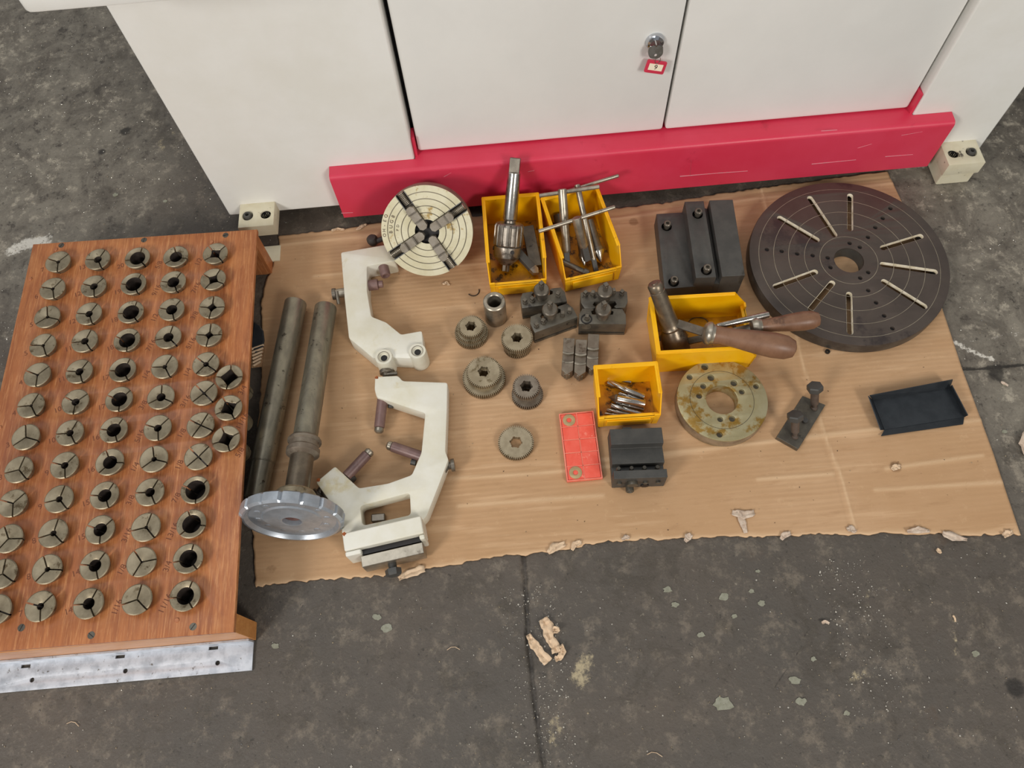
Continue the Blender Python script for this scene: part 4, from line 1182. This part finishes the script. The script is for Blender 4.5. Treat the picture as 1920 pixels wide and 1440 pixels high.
# ------------------------------------------------------------------ sleeve and gears
t = thing('steel_sleeve', 'plain cylindrical steel sleeve standing upright beside the gears', 'sleeve', (-.0180, .7000, TC))
MB().lathe([(.0118, .002), (.0118, .056), (.0132, .0575), (.0180, .0575), (.0195, .056), (.0195, .001), (.0185, 0), (.0118, 0)], 48).build('sleeve_body', STEEL, t)
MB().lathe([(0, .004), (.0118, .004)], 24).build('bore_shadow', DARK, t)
def gear_out(r, n, ph=0):
    pts = []
    for i in range(n):
        for q_, rr_ in ((.0, r - .0031), (.30, r - .0031), (.42, r), (.78, r), (.90, r - .0031)):
            a = 2 * PI * (i + q_) / n + ph; pts.append((rr_ * math.cos(a), rr_ * math.sin(a)))
    return pts
def spline_hole(r, n=6, d=.0016, ph=0):
    pts = []
    for i in range(n):
        for q_, rr_ in ((0, r), (.3, r), (.36, r + d), (.66, r + d), (.72, r), (.96, r)):
            a = 2 * PI * (i + q_) / n + ph; pts.append((rr_ * math.cos(a), rr_ * math.sin(a)))
    return pts
def gear(label, x, y, tiers, hole, mat):
    """tiers: (radius, z0, z1, teeth, dx, dy)"""
    t = thing('gear', label, 'gear', (x, y, TC), group='splined gears on the cardboard')
    for r, z0, z1, n, dx, dy in tiers:
        m = Matrix.Translation((dx, dy, 0))
        if n: MB().plate(gear_out(r, n, random.random()), [spline_hole(hole, ph=.3)], z0, z1, m).build('toothed_wheel', mat, t, sharp=30)
        else: MB().plate(circ(0, 0, r, 40), [spline_hole(hole, ph=.3)], z0, z1, m).build('hub', mat, t)
    return t
gear('small double gear with the smaller wheel on top, left of steel sleeve', -.0634, .6690, [(.0295, .000, .012, 54, 0, 0), (.0225, .012, .016, 0, 0, 0), (.0268, .016, .022, 50, 0, 0), (.0195, .022, .0245, 0, 0, 0), (.0222, .0245, .034, 40, .001, -.001)], .0085, GEAR)
gear('tall double gear with pitted top face, below the steel sleeve', .0155, .6355, [(.0245, .000, .011, 44, 0, .002), (.020, .011, .015, 0, 0, 0), (.0255, .015, .024, 46, 0, 0), (.021, .024, .027, 0, 0, 0), (.0272, .027, .038, 50, 0, 0)], .0085, GEAR)
gear('largest double gear, two stepped wheels with hexagonal splined bore', -.0470, .5785, [(.0368, .000, .012, 66, 0, 0), (.0250, .012, .019, 0, 0, 0), (.0300, .019, .029, 54, .001, .002)], .0088, GEAR)
gear('offset pair of brown and grey gears stacked, right of largest gear', .0235, .5430, [(.0268, .000, .009, 48, .001, -.0015), (.0180, .009, .025, 0, 0, 0), (.0228, .025, .036, 38, 0, 0)], .0092, GEARB)
gear('single flat gear lying alone left of the red insert box', -.0020, .4555, [(.0296, .000, .0095, 54, 0, 0)], .0092, GEAR)
b = MB(); c0 = P(888, 549, TC + .001)
b.tube([Vector((c0.x + .0105 * math.cos(a), c0.y + .004 + .0105 * math.sin(a), TC + .001)) for a in np.linspace(-2.6, .25, 14)], .0009, 6)
tag(b.build('retaining_wire', WIRE), 'small curved piece of black wire on the cardboard beside the steel sleeve', 'wire')
b = MB(); c0 = P(1551, 660, TC)
b.plate(circ(0, 0, .0042, 18), [circ(0, 0, .002, 12)], 0, .003, Matrix.Translation((c0.x, c0.y, TC)))
tag(b.build('washer', WIRE), 'tiny dark washer on the cardboard below the big faceplate', 'washer')

# ------------------------------------------------------------------ quick-change tool holders
def holder(label, fl, fr, flip, D, stud, screws, bore=False, lean=0):
    """fl, fr: pixels of the front top edge ends"""
    H = .0375
    a, c = P(*fl, TC + H), P(*fr, TC + H)
    v = c - a; L = v.length; rz = math.atan2(v.y, v.x)
    t = thing('tool_holder', label, 'tool holder', (a.x, a.y, TC), rz, 'quick-change lathe tool holders')
    y = lambda f: f * D
    if not flip:
        prof = [(0, 0), (L, 0), (L, y(.62)), (L * .93, y(.98)), (L * .72, y(1.0)), (L * .68, y(.92)), (L * .74, y(.80)), (L * .72, y(.62)), (L * .62, y(.60)), (L * .60, y(.72)), (L * .40, y(.72)), (L * .38, y(.60)), (L * .28, y(.62)), (L * .26, y(.80)), (L * .32, y(.92)), (L * .28, y(1.0)), (L * .07, y(.98)), (0, y(.62))]
        m = MB(); m.plate(prof, [], .010, H, None, .0004)
        m.box((0, 0.004, 0), (L, D * .55, .0102))
        m.box((0, 0, 0), (L, .0045, .006))
    else:
        prof = [(0, y(.35)), (0, y(.95)), (L * .04, y(1.0)), (L * .96, y(1.0)), (L, y(.95)), (L, y(.35)), (L * .93, y(.02)), (L * .74, 0), (L * .70, y(.10)), (L * .76, y(.22)), (L * .73, y(.40)), (L * .60, y(.42)), (L * .58, y(.30)), (L * .42, y(.30)), (L * .40, y(.42)), (L * .29, y(.40)), (L * .25, y(.22)), (L * .31, y(.10)), (L * .27, 0), (L * .07, y(.02))][::-1]
        m = MB(); m.plate(prof, [], .0, H, None, .0004)
    body = m.build('holder_body', OXIDEB, t, merge=True)
    sx, sy = stud
    s = MB(); mm = Matrix.Translation((sx * L, sy * D, 0))
    s.lathe([(.0055, H - .002), (.0105, H), (.0110, H + .010), (.0100, H + .012), (.0080, H + .013), (.0080, H + .015), (.0130, H + .016), (.0136, H + .018), (.0136, H + .024), (.0120, H + .026), (0, H + .026)], 30, mm)
    s.build('height_nut', STEELD, t)
    s = MB(); s.lathe([(.0042, H + .025), (.0042, H + .040), (0, H + .041)], 16, mm); s.box((-.0036, -.0036, H + .034), (.0036, .0036, H + .046), mm @ Matrix.Rotation(.5, 4, 'Z'))
    s.build('height_stud', STEELD, t, bevel=.0004)
    for k_, (ux, uy) in enumerate(screws):
        b = MB(); mm = Matrix.Translation((ux * L, uy * D, 0)) @ Matrix.Rotation(random.uniform(0, 1.5), 4, 'Z')
        b.lathe([(.0042, H - .001), (.0042, H + .006), (.0046, H + .0065), (0, H + .0065)], 16, mm); b.box((-.0031, -.0031, H + .006), (.0031, .0031, H + .0125), mm)
        b.build('clamp_screw', STEELD, t, bevel=.0005)
    if bore:
        b = MB(); mm = Matrix.Translation((.155 * L, .30 * D, 0))
        b.plate(circ(0, 0, .0098, 24), [circ(0, 0, .0078, 24)], H - .004, H + .0012, mm); b.build('screw_recess', DARK, t)
        b = MB(); b.along((.155 * L, -.0006, H - .010), (.155 * L, .008, H - .010), [(0, 0), (.0085, 0), (.0085, .003)], 20); b.build('bore_mouth', STEEL, t)
    return t
holder('tool holder at the back left, its nut near the drill chuck bin', (979, 578), (1063, 565), False, .031, (.47, .56), [(.085, .30), (.25, .34), (.83, .42)])
holder('tool holder at the front left, turned slightly askew, nearest the tall gear', (1002.5, 624), (1083, 594.5), False, .033, (.46, .62), [(.09, .30), (.26, .36), (.71, .38), (.88, .42)])
holder('tool holder at the back right showing its dovetail side', (1090, 579), (1178, 577), True, .034, (.50, .60), [(.10, .80), (.26, .80), (.70, .90), (.88, .80)])
holder('tool holder at the front right with round boring bar socket', (1086, 607), (1174, 608), False, .031, (.50, .50), [(.16, .30)], True)

# ------------------------------------------------------------------ three loose chuck jaws
def ljaw(label, px, py0, py1):
    a, c = P(px[1], py1, .022), P(px[0], py0, .022)
    v = c - a; L = .068
    t = thing('chuck_jaw', label, 'chuck jaw', (a.x, a.y, TC), math.atan2(v.y, v.x) - PI / 2, 'loose outside chuck jaws')
    w = .0098
    segs = [(.006, .022, .0225), (.022, .041, .018), (.041, L, .0135)]
    b = MB()
    b.prism([(-w, .006), (0, -.002), (w, .006), (w, .022), (-w, .022)], 0, .0225)
    b.prism([(-w, .022), (w, .022), (w, .040), (-w, .040)], 0, .0175)
    b.prism([(-w, .040), (w, .040), (w, L), (-w, L)], 0, .0225)
    b.build('jaw_body', GEARB, t, bevel=.0007)
    for y0 in (.0225, .040):
        s = MB()
        pts = [(w * math.cos(PI * i / 10) if 0 else -w + 2 * w * i / 10, y0 - .0022 - .0022 * math.sin(PI * i / 10)) for i in range(11)]
        pts += [(-w + 2 * w * i / 10, y0 + .0012 - .0022 * math.sin(PI * i / 10)) for i in range(10, -1, -1)]
        s.prism(pts, .012, .0236); s.build('step_face', STEEL, t, bevel=.0004)
    s = MB()
    for i in range(4): s.box((-w * .5, -.001 + i * 0, .003 + i * .0045), (w * .5, .0012, .0052 + i * .0045))
    s.build('scroll_teeth', STEEL, t)
ljaw('loose stepped chuck jaw, leftmost of three lying together', (1067, 1063), 640, 702)
ljaw('loose stepped chuck jaw, middle of three lying together', (1090, 1087), 641, 705)
ljaw('loose stepped chuck jaw, rightmost of three, pushed furthest back', (1113, 1110), 630, 694)

# ------------------------------------------------------------------ red insert box
ra, rb_ = P(1063, 903, .010), P(1048, 777, .010)
rz = math.atan2(rb_.y - ra.y, rb_.x - ra.x) - PI / 2
t = thing('insert_box', 'flat translucent red plastic insert box with ten compartments on the cardboard', 'insert box', (ra.x, ra.y, TC), rz)
W, L = (P(1130, 897, .010) - ra).length, (rb_ - ra).length
MB().box((0, 0, 0), (W, L, .0035)).build('box_base', REDBOX, t, bevel=.0008)
cw, chh_ = (W - .004) / 2, (L - .003) / 5
for i in range(2):
    for j in range(5):
        MB().box((.002 + i * cw + .0007, .0015 + j * chh_ + .0007, .0035), (.002 + (i + 1) * cw - .0007, .0015 + (j + 1) * chh_ - .0007, .0075)).build('compartment_lid', REDBOX, t, bevel=.0006)
fr_ = MB()
fr_.box((0, 0, .0035), (.0020, L, .0080)); fr_.box((W - .002, 0, .0035), (W, L, .0080)); fr_.box((.002, 0, .0035), (W - .002, .0015, .0080)); fr_.box((.002, L - .0015, .0035), (W - .002, L, .0080))
fr_.box((W / 2 - .0006, .0015, .0035), (W / 2 + .0006, L - .0015, .0073))
for j in range(1, 5): fr_.box((.002, .0015 + j * chh_ - .0006, .0035), (W - .002, .0015 + j * chh_ + .0006, .0073))
fr_.build('box_frame', REDRIM, t)
for (j, wh) in ((4, 'back'), (0, 'front')):
    o = MB()
    o.plate(circ(0, 0, .0105, 28), [circ(0, 0, .0042, 20)], 0, .0012, None, .0003)
    x, y = .002 + .5 * cw, .0015 + (j + .5) * chh_
    ob = o.build('round_insert', INSERT, None, merge=True)
    ob.matrix_world = Matrix.Translation((ra.x, ra.y, TC + .0074)) @ Matrix.Rotation(rz, 4, 'Z') @ Matrix.Translation((x, y, 0))
    tag(ob, f'round tan cutting insert in the {wh} left corner of the red box', 'cutting insert', 'round inserts in the red box')

# ------------------------------------------------------------------ big black tool block
def lowpt(px, z, o): q = P(px[0], px[1], z); return (q.x - o[0], q.y - o[1])
q0 = P(1248.5, 557, TC); q1 = P(1383, 552, TC)
O3 = (q0.x, q0.y)
tb = thing('tool_block', 'large black stepped steel tool block with four cap screws, beside the faceplate', 'tool block', (q0.x, q0.y, TC))
za, zb_, zc = .036, .062, .066
lowL = [lowpt(p, za + TC, O3) for p in ((1231, 401), (1286, 397.5), (1304, 537), (1246, 541.5))]
mid = [lowpt(p, zb_ + TC, O3) for p in ((1284, 378), (1319.5, 376.6), (1343, 519.6), (1305, 521))]
rig_ = [lowpt(p, zc + TC, O3) for p in ((1330, 375.4), (1374, 374), (1397, 516), (1354, 518.5))]
gr_ = [mid[1], rig_[0], rig_[3], mid[2]]
MB().plate(lowL, [circ(*lowpt(p, za + TC, O3), .0092, 20) for p in ((1250, 425), (1263, 529))], 0, za, None, .0008).build('low_step', OXIDE, tb, merge=True)
MB().plate(mid, [circ(*lowpt(p, zb_ + TC, O3), .0092, 20) for p in ((1308, 402), (1324.5, 507))], 0, zb_, None, .0008).build('ridge', OXIDE, tb, merge=True)
MB().prism(gr_, 0, zb_ - .020).build('groove', OXIDE, tb)
MB().prism(rig_, 0, zc).build('wide_slab', OXIDE, tb, bevel=.0008)
def cap(x, y, zt, par, r=.0066, deep=.020):
    b = MB(); m = Matrix.Translation((x, y, 0))
    b.lathe([(.0, zt - deep), (r * .72, zt - deep), (r * .72, zt - .008), (r, zt - .0075), (r, zt - .0008), (r * .85, zt), (r * .5, zt), (r * .5, zt - .005), (0, zt - .005)], 20, m)
    b.build('cap_screw', STEELD, par)
for p, z in (((1250, 425), za), ((1263, 529), za), ((1308, 402), zb_), ((1324.5, 507), zb_)):
    x, y = lowpt(p, z + TC, O3)
    MB().lathe([(0, z - .012), (.0091, z - .012), (.0091, z - .001)], 20, Matrix.Translation((x, y, 0))).build('counterbore', DARK, tb)
    cap(x + .0006, y + .0006, z + .010, tb)

# small black four-screw block
s0, s1 = P(1147, 915, TC), P(1241, 914, TC)
v = s1 - s0; rz = math.atan2(v.y, v.x) + math.radians(1.5)
t = thing('boring_bar_block', 'small black stepped steel block with row of grub screws below the small bin', 'tool block', (s0.x, s0.y, TC), rz)
Wd = v.length + .003
D_ = P(1147, 803, .05).y - P(1147, 915, TC).y
z5 = .046
prof = [(0, 0), (0, z5), (.0135, z5), (.0140, .018), (.0280, .018), (.0285, .034), (.0560, .030), (.0570, z5), (D_, z5 - .003), (D_ + .003, 0)]
b = MB(); n = len(prof)
b.add([(0, y, z) for y, z in prof] + [(Wd, y, z) for y, z in prof], [tuple(range(n)), tuple(range(n, 2 * n))[::-1]] + [(i + n, (i + 1) % n + n, (i + 1) % n, i) for i in range(n)])
b.build('block_body', OXIDE, t, bevel=.0008)
for i in range(4):
    x = Wd * (.12 + .245 * i)
    MB().lathe([(.0035, .018), (.0035, .034), (.0028, .035), (0, .035)], 14, Matrix.Translation((x, .021, 0))).build('grub_screw', OXIDEB, t)
    MB().along((x, .0005, .026), (x, -.0035, .026), [(0, 0), (.0040, 0), (.0040, .003), (.003, .004), (0, .004)], 14).build('side_screw', OXIDEB, t)
MB().along((Wd * .36, 0, .028), (Wd * .36, -.007, .028), [(0, 0), (.0082, 0), (.0085, .001), (.0085, .006), (.006, .007), (0, .007)], 20).build('clamp_nut', OXIDEB, t)
MB().along((Wd * .33, 0, .009), (Wd * .33, -.011, .009), [(0, 0), (.0066, 0), (.0066, .010), (.0045, .011), (.004, .009), (0, .009)], 20).build('socket_screw', OXIDEB, t)
MB().along((Wd * .62, 0, .010), (Wd * .62, -.002, .010), [(0, 0), (.0066, 0), (.0066, .002), (0, .002)], 20).build('blind_hole', DARK, t)
MB().box((Wd * .26, D_, .02), (Wd * .44, D_ + .006, .034)).build('rear_lug', OXIDE, t, bevel=.0008)

# ------------------------------------------------------------------ faceplate
FZ = .026
fx, fy, FR = .6184, .7402, .1738
fp = thing('faceplate', 'large round dark brown lathe faceplate with nine radial slots', 'faceplate', (fx, fy, TC))
def fz(zx, zy): return (1380 + zx * .26395, 320 + zy * .26395)
def flp(zx, zy):
    q = P(*fz(zx, zy), TC + FZ); return (q.x - fx, q.y - fy)
slots_ = [((308, 332), (580, 492)), ((524, 190), (703, 458)), ((812, 172), (812, 415)), ((1040, 548), (1318, 463)), ((1038, 663), (1420, 718)), ((1048, 783), (1345, 966)), ((805, 872), (812, 1150)), ((688, 792), (528, 985)), ((568, 716), (278, 822))]
sh = []
for a, c in slots_:
    a, c = Vector(flp(*a)), Vector(flp(*c)); d = (c - a).normalized(); nrm = Vector((-d.y, d.x)); r = .0054
    a, c = a + d * r * .3, c - d * r * .3
    pts = []
    for i in range(9):
        th = PI / 2 + PI * i / 8; pts.append(tuple(a + (d * math.cos(th) + nrm * math.sin(th)) * r))
    for i in range(9):
        th = -PI / 2 + PI * i / 8; pts.append(tuple(c + (d * math.cos(th) + nrm * math.sin(th)) * r))
    sh.append(pts)
hl = [(220, 560), (325, 572), (435, 590), (545, 602), (652, 618), (672, 687), (808, 515), (880, 543), (938, 472), (990, 403), (1043, 338), (1097, 268), (940, 722), (883, 762), (940, 850), (996, 937), (1053, 1030), (1112, 1120)]
bc = flp(803, 635)
BR_ = .0258
fph = [circ(*flp(*h), .0038, 14) for h in hl]
MB().plate(circ(0, 0, FR, 160), [circ(*bc, BR_, 48)] + sh + fph, FZ - .0085, FZ, None, .0008).build('disc', PLATE, fp, merge=True)
MB().lathe([(FR - .012, FZ - .009), (FR - .012, 0), (FR - .001, 0), (FR + .0006, .002), (FR + .0006, FZ - .003), (FR - .0005, FZ - .0008)], 160).build('rim', PLATER, fp)
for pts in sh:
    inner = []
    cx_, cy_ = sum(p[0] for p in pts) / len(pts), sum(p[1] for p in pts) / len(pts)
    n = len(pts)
    # thin cream skin on the slot walls
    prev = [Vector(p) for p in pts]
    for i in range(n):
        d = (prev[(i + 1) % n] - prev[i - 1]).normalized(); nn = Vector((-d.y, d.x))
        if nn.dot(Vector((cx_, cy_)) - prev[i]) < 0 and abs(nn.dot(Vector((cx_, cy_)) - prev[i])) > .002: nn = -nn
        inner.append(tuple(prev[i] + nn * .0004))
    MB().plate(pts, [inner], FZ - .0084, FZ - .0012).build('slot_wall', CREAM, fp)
for k_ in (.905, .755, .605, .445, .290):
    r = FR * k_
    MB().lathe([(r - .0004, FZ + .00012), (r + .0004, FZ + .00012)], 160, Matrix.Translation((bc[0] * (1 - k_) * 1, bc[1] * (1 - k_) * 1, 0))).build('scribed_ring', SCRIBE, fp)
for h in hl:
    x, y = flp(*h); MB().lathe([(0, FZ - .004), (.0038, FZ - .004)], 14, Matrix.Translation((x, y, 0))).build('tapped_hole', DARK, fp)
MB().lathe([(BR_ - .0002, FZ - .002), (BR_ - .0002, .0), (BR_ + .016, .0), (BR_ + .016, FZ - .0088)], 48, Matrix.Translation((bc[0], bc[1], 0))).build('hub', OXIDE, fp)

# ------------------------------------------------------------------ round backplate flange
gx, gy, GR = .3432, .4925, .0740
GZ = .026
bp = thing('backplate_flange', 'round oily steel backplate flange with large central bore, beside small bin', 'flange', (gx, gy, TC))
def gp(zx, zy):
    q = P(1030 + zx * .22396, 660 + zy * .22396, TC + GZ); return ((q.x - .3432) * .975, (q.y - .4955) * .975)
big = [(1295, 105, .0058), (1348, 197, .0056), (1282, 270, .0048), (1247, 353, .0048), (1165, 193, .0048), (1545, 243, .0054), (1613, 317, .0046), (1735, 270, .0046), (1428, 553, .0046), (1530, 548, .0050), (1422, 684, .0048)]
gc = gp(1442, 384)
MB().plate(circ(0, 0, GR, 120), [circ(*gc, .0258, 56)] + [circ(*gp(a, c), r, 16) for a, c, r in big], 0, GZ, None, .0010).build('flange_disc', M('oily_brass_stained_steel', 'a2966e', .36, .5, 'b0a684', 25, .3, .7, col3='91702f', ns3=16, t3=.49, bump=.08), bp, merge=True)
MB().lathe([(GR - .0004, .002), (GR + .0006, .004), (GR + .0006, GZ - .004), (GR - .0004, GZ - .001)], 120).build('rim', STEEL, bp)
for a, c, r in big:
    x, y = gp(a, c); MB().lathe([(0, GZ - .006), (r, GZ - .006)], 16, Matrix.Translation((x, y, 0))).build('bolt_hole', OXIDEB, bp)
MB().lathe([(.0518, GZ + .0001), (.0524, GZ + .0001)], 100, Matrix.Translation((gc[0] * .9, gc[1] * .9, 0))).build('register_line', DARK, bp)
MB().lathe([(.0260, .001), (.0260, GZ - .002)], 56, Matrix.Translation((gc[0], gc[1], 0))).build('bore_wall', STEEL, bp)

# ------------------------------------------------------------------ clamp plate with two bolts
cz = .0105
pts = [(1505, 742), (1548, 759), (1497, 842), (1456, 819)]
c0 = P(1500, 792, TC + cz)
t = thing('clamp_plate', 'dark steel clamp plate with two upright hex bolts right of the flange', 'clamp plate', (c0.x, c0.y, TC))
lpz = rel(pts, TC + cz, (c0.x, c0.y))
MB().prism(lpz, 0, cz).build('plate', OXIDEB, t, bevel=.0008)
def hexbolt(base, head, par):
    a, c = P(base[0], base[1], TC + cz) - Vector((c0.x, c0.y, TC)), P(head[0], head[1], head[2]) - Vector((c0.x, c0.y, TC))
    L = (c - a).length
    b = MB(); b.along(a, c, [(0, -.0005), (.0052, -.0005), (.0056, .003), (.0040, .004), (.0042, .010), (.0066, .012), (.0066, L)], 18)
    b.build('bolt_shank', BOLTB, par)
    b = MB(); b.along(a, c, [(0, L - .003), (.0125, L - .003), (.0130, L - .002), (.0130, L + .006), (.0115, L + .0075), (0, L + .0075)], 6, a0=.3)
    b.build('hex_head', OXIDE, par, sharp=20, bevel=.0005)
hexbolt((1527, 766), (1528, 729, .052), t)
hexbolt((1491, 820), (1491, 783, .048), t)
q_ = P(1508, 790, TC + cz)
MB().lathe([(.0045, cz), (.0045, cz + .006), (0, cz + .0065)], 14, Matrix.Translation((q_.x - c0.x, q_.y - c0.y, 0))).build('dowel_pin', OXIDE, t)

# ------------------------------------------------------------------ black sheet metal tray
tz = .022
BL = P(1653, 818, TC + .002); BRr = P(1806, 794, TC + .002)
fl_, fr2, bl_, br_ = P(1658, 806, TC + .001), P(1808, 782, TC + .001), P(1636, 750, TC + .001), P(1780, 728, TC + .001)
c0 = (fl_ + fr2 + bl_ + br_) / 4; c0.z = TC
t = thing('sheet_metal_tray', 'shallow black powder coated sheet metal tray at the right of the cardboard', 'tray', tuple(c0))
def L3(p): return p - c0
base = [(L3(p).x, L3(p).y) for p in (fl_, fr2, br_, bl_)]
MB().prism(base, .0002, .0018).build('tray_floor', TRAYM, t)
def wall(pa, pb, ta, tb_, nm='tray_wall', th=.0014):
    pa, pb, ta, tb_ = [Vector(p) for p in (pa, pb, ta, tb_)]
    n = (pb - pa).cross(ta - pa).normalized() * th
    vs = [pa, pb, tb_, ta, pa + n, pb + n, tb_ + n, ta + n]
    MB().add([tuple(v_) for v_ in vs], [(0, 1, 2, 3), (7, 6, 5, 4), (0, 4, 5, 1), (1, 5, 6, 2), (2, 6, 7, 3), (3, 7, 4, 0)]).build(nm, TRAYM, t)
zt_ = TC + tz
A1, A2 = P(1630, 741, zt_), P(1786, 711, zt_)     # back wall top
wall(L3(bl_), L3(br_), L3(A1), L3(A2))
wall(L3(fr2), L3(br_), L3(P(1814, 779, TC + .016)), L3(P(1784, 722, TC + .018)))
wall(L3(bl_), L3(fl_), L3(P(1629, 742, TC + .020)), L3(P(1652, 806, TC + .014)))
wall(L3(fl_), L3(fr2), L3(P(1652, 817, TC + .004)), L3(P(1806, 795, TC + .004)), 'front_lip')

# scratches worn into the red paint, thin bare streaks on the face of the kick plate
SCR = M('bare_scratch', 'e58f9c', .5, 0, 'c9a0a4', 200)
for (x0, y0), (x1, y1), wd in (((1275, 331), (1345, 325), .0011), ((1345, 325), (1402, 321), .0007), ((1522, 308), (1605, 300), .0010), ((1660, 294), (1712, 290), .0008),
                              ((1608, 278), (1635, 270), .0006), ((1690, 254), (1730, 247), .0006), ((640, 400), (662, 399), .0006), ((1540, 246), (1570, 244), .0005),
                              ((832, 332), (846, 324), .0007), ((1296, 300), (1294, 330), .0005), ((990, 322), (1002, 320), .0006)):
    wd *= .55
    a, c = PY(x0, y0, YK - .0012), PY(x1, y1, YK - .0012)
    MB().add([(a.x, a.y - YP, a.z - wd), (c.x, c.y - YP, c.z - wd * .3), (c.x, c.y - YP, c.z + wd * .3), (a.x, a.y - YP, a.z + wd),
              (a.x, YK - YP - .0002, a.z - wd), (c.x, YK - YP - .0002, c.z - wd * .3), (c.x, YK - YP - .0002, c.z + wd * .3), (a.x, YK - YP - .0002, a.z + wd)],
             [(0, 1, 2, 3), (0, 4, 5, 1), (2, 6, 7, 3), (1, 5, 6, 2), (3, 7, 4, 0)]).build('paint_scratch', SCR, cab)
fk = crumple([(1922, 812), (1917, 834), (1924, 856)], [.010, .016, .009], .002, 'paint_flake', SCRAPP, None, 0, 4, 31, .006)
tag(fk, 'pale curled flake on the floor at the right edge of the view', 'flake')
fk = crumple([(1876, 716), (1882, 720), (1890, 724)], [.003, .006, .003], .001, 'paint_flake', SCRAPP, None, 0, 3, 32, .002)
tag(fk, 'small white chip on the floor just right of the black sheet metal tray', 'flake')
for (a, c, lab) in (((1213, 1415, .001), (1242, 1419, .001), 'thin curved tan fibre lying on the dark floor near the bottom centre'), ((838, 1219, .001), (862, 1218, .001), 'thin pale wire shaving on the floor below the fixed steady'),
                    ((125, 1357, .001), (148, 1362, .001), 'thin white shaving on the floor below the aluminium angle')):
    p, q_ = P(*a), P(*c)
    n_ = Vector((0, .004, .0))
    tag(MB().tube([p, p.lerp(q_, .33) + n_, p.lerp(q_, .66) + n_, q_], .0005, 5).build('shaving', SCRAPM), lab, 'shaving')
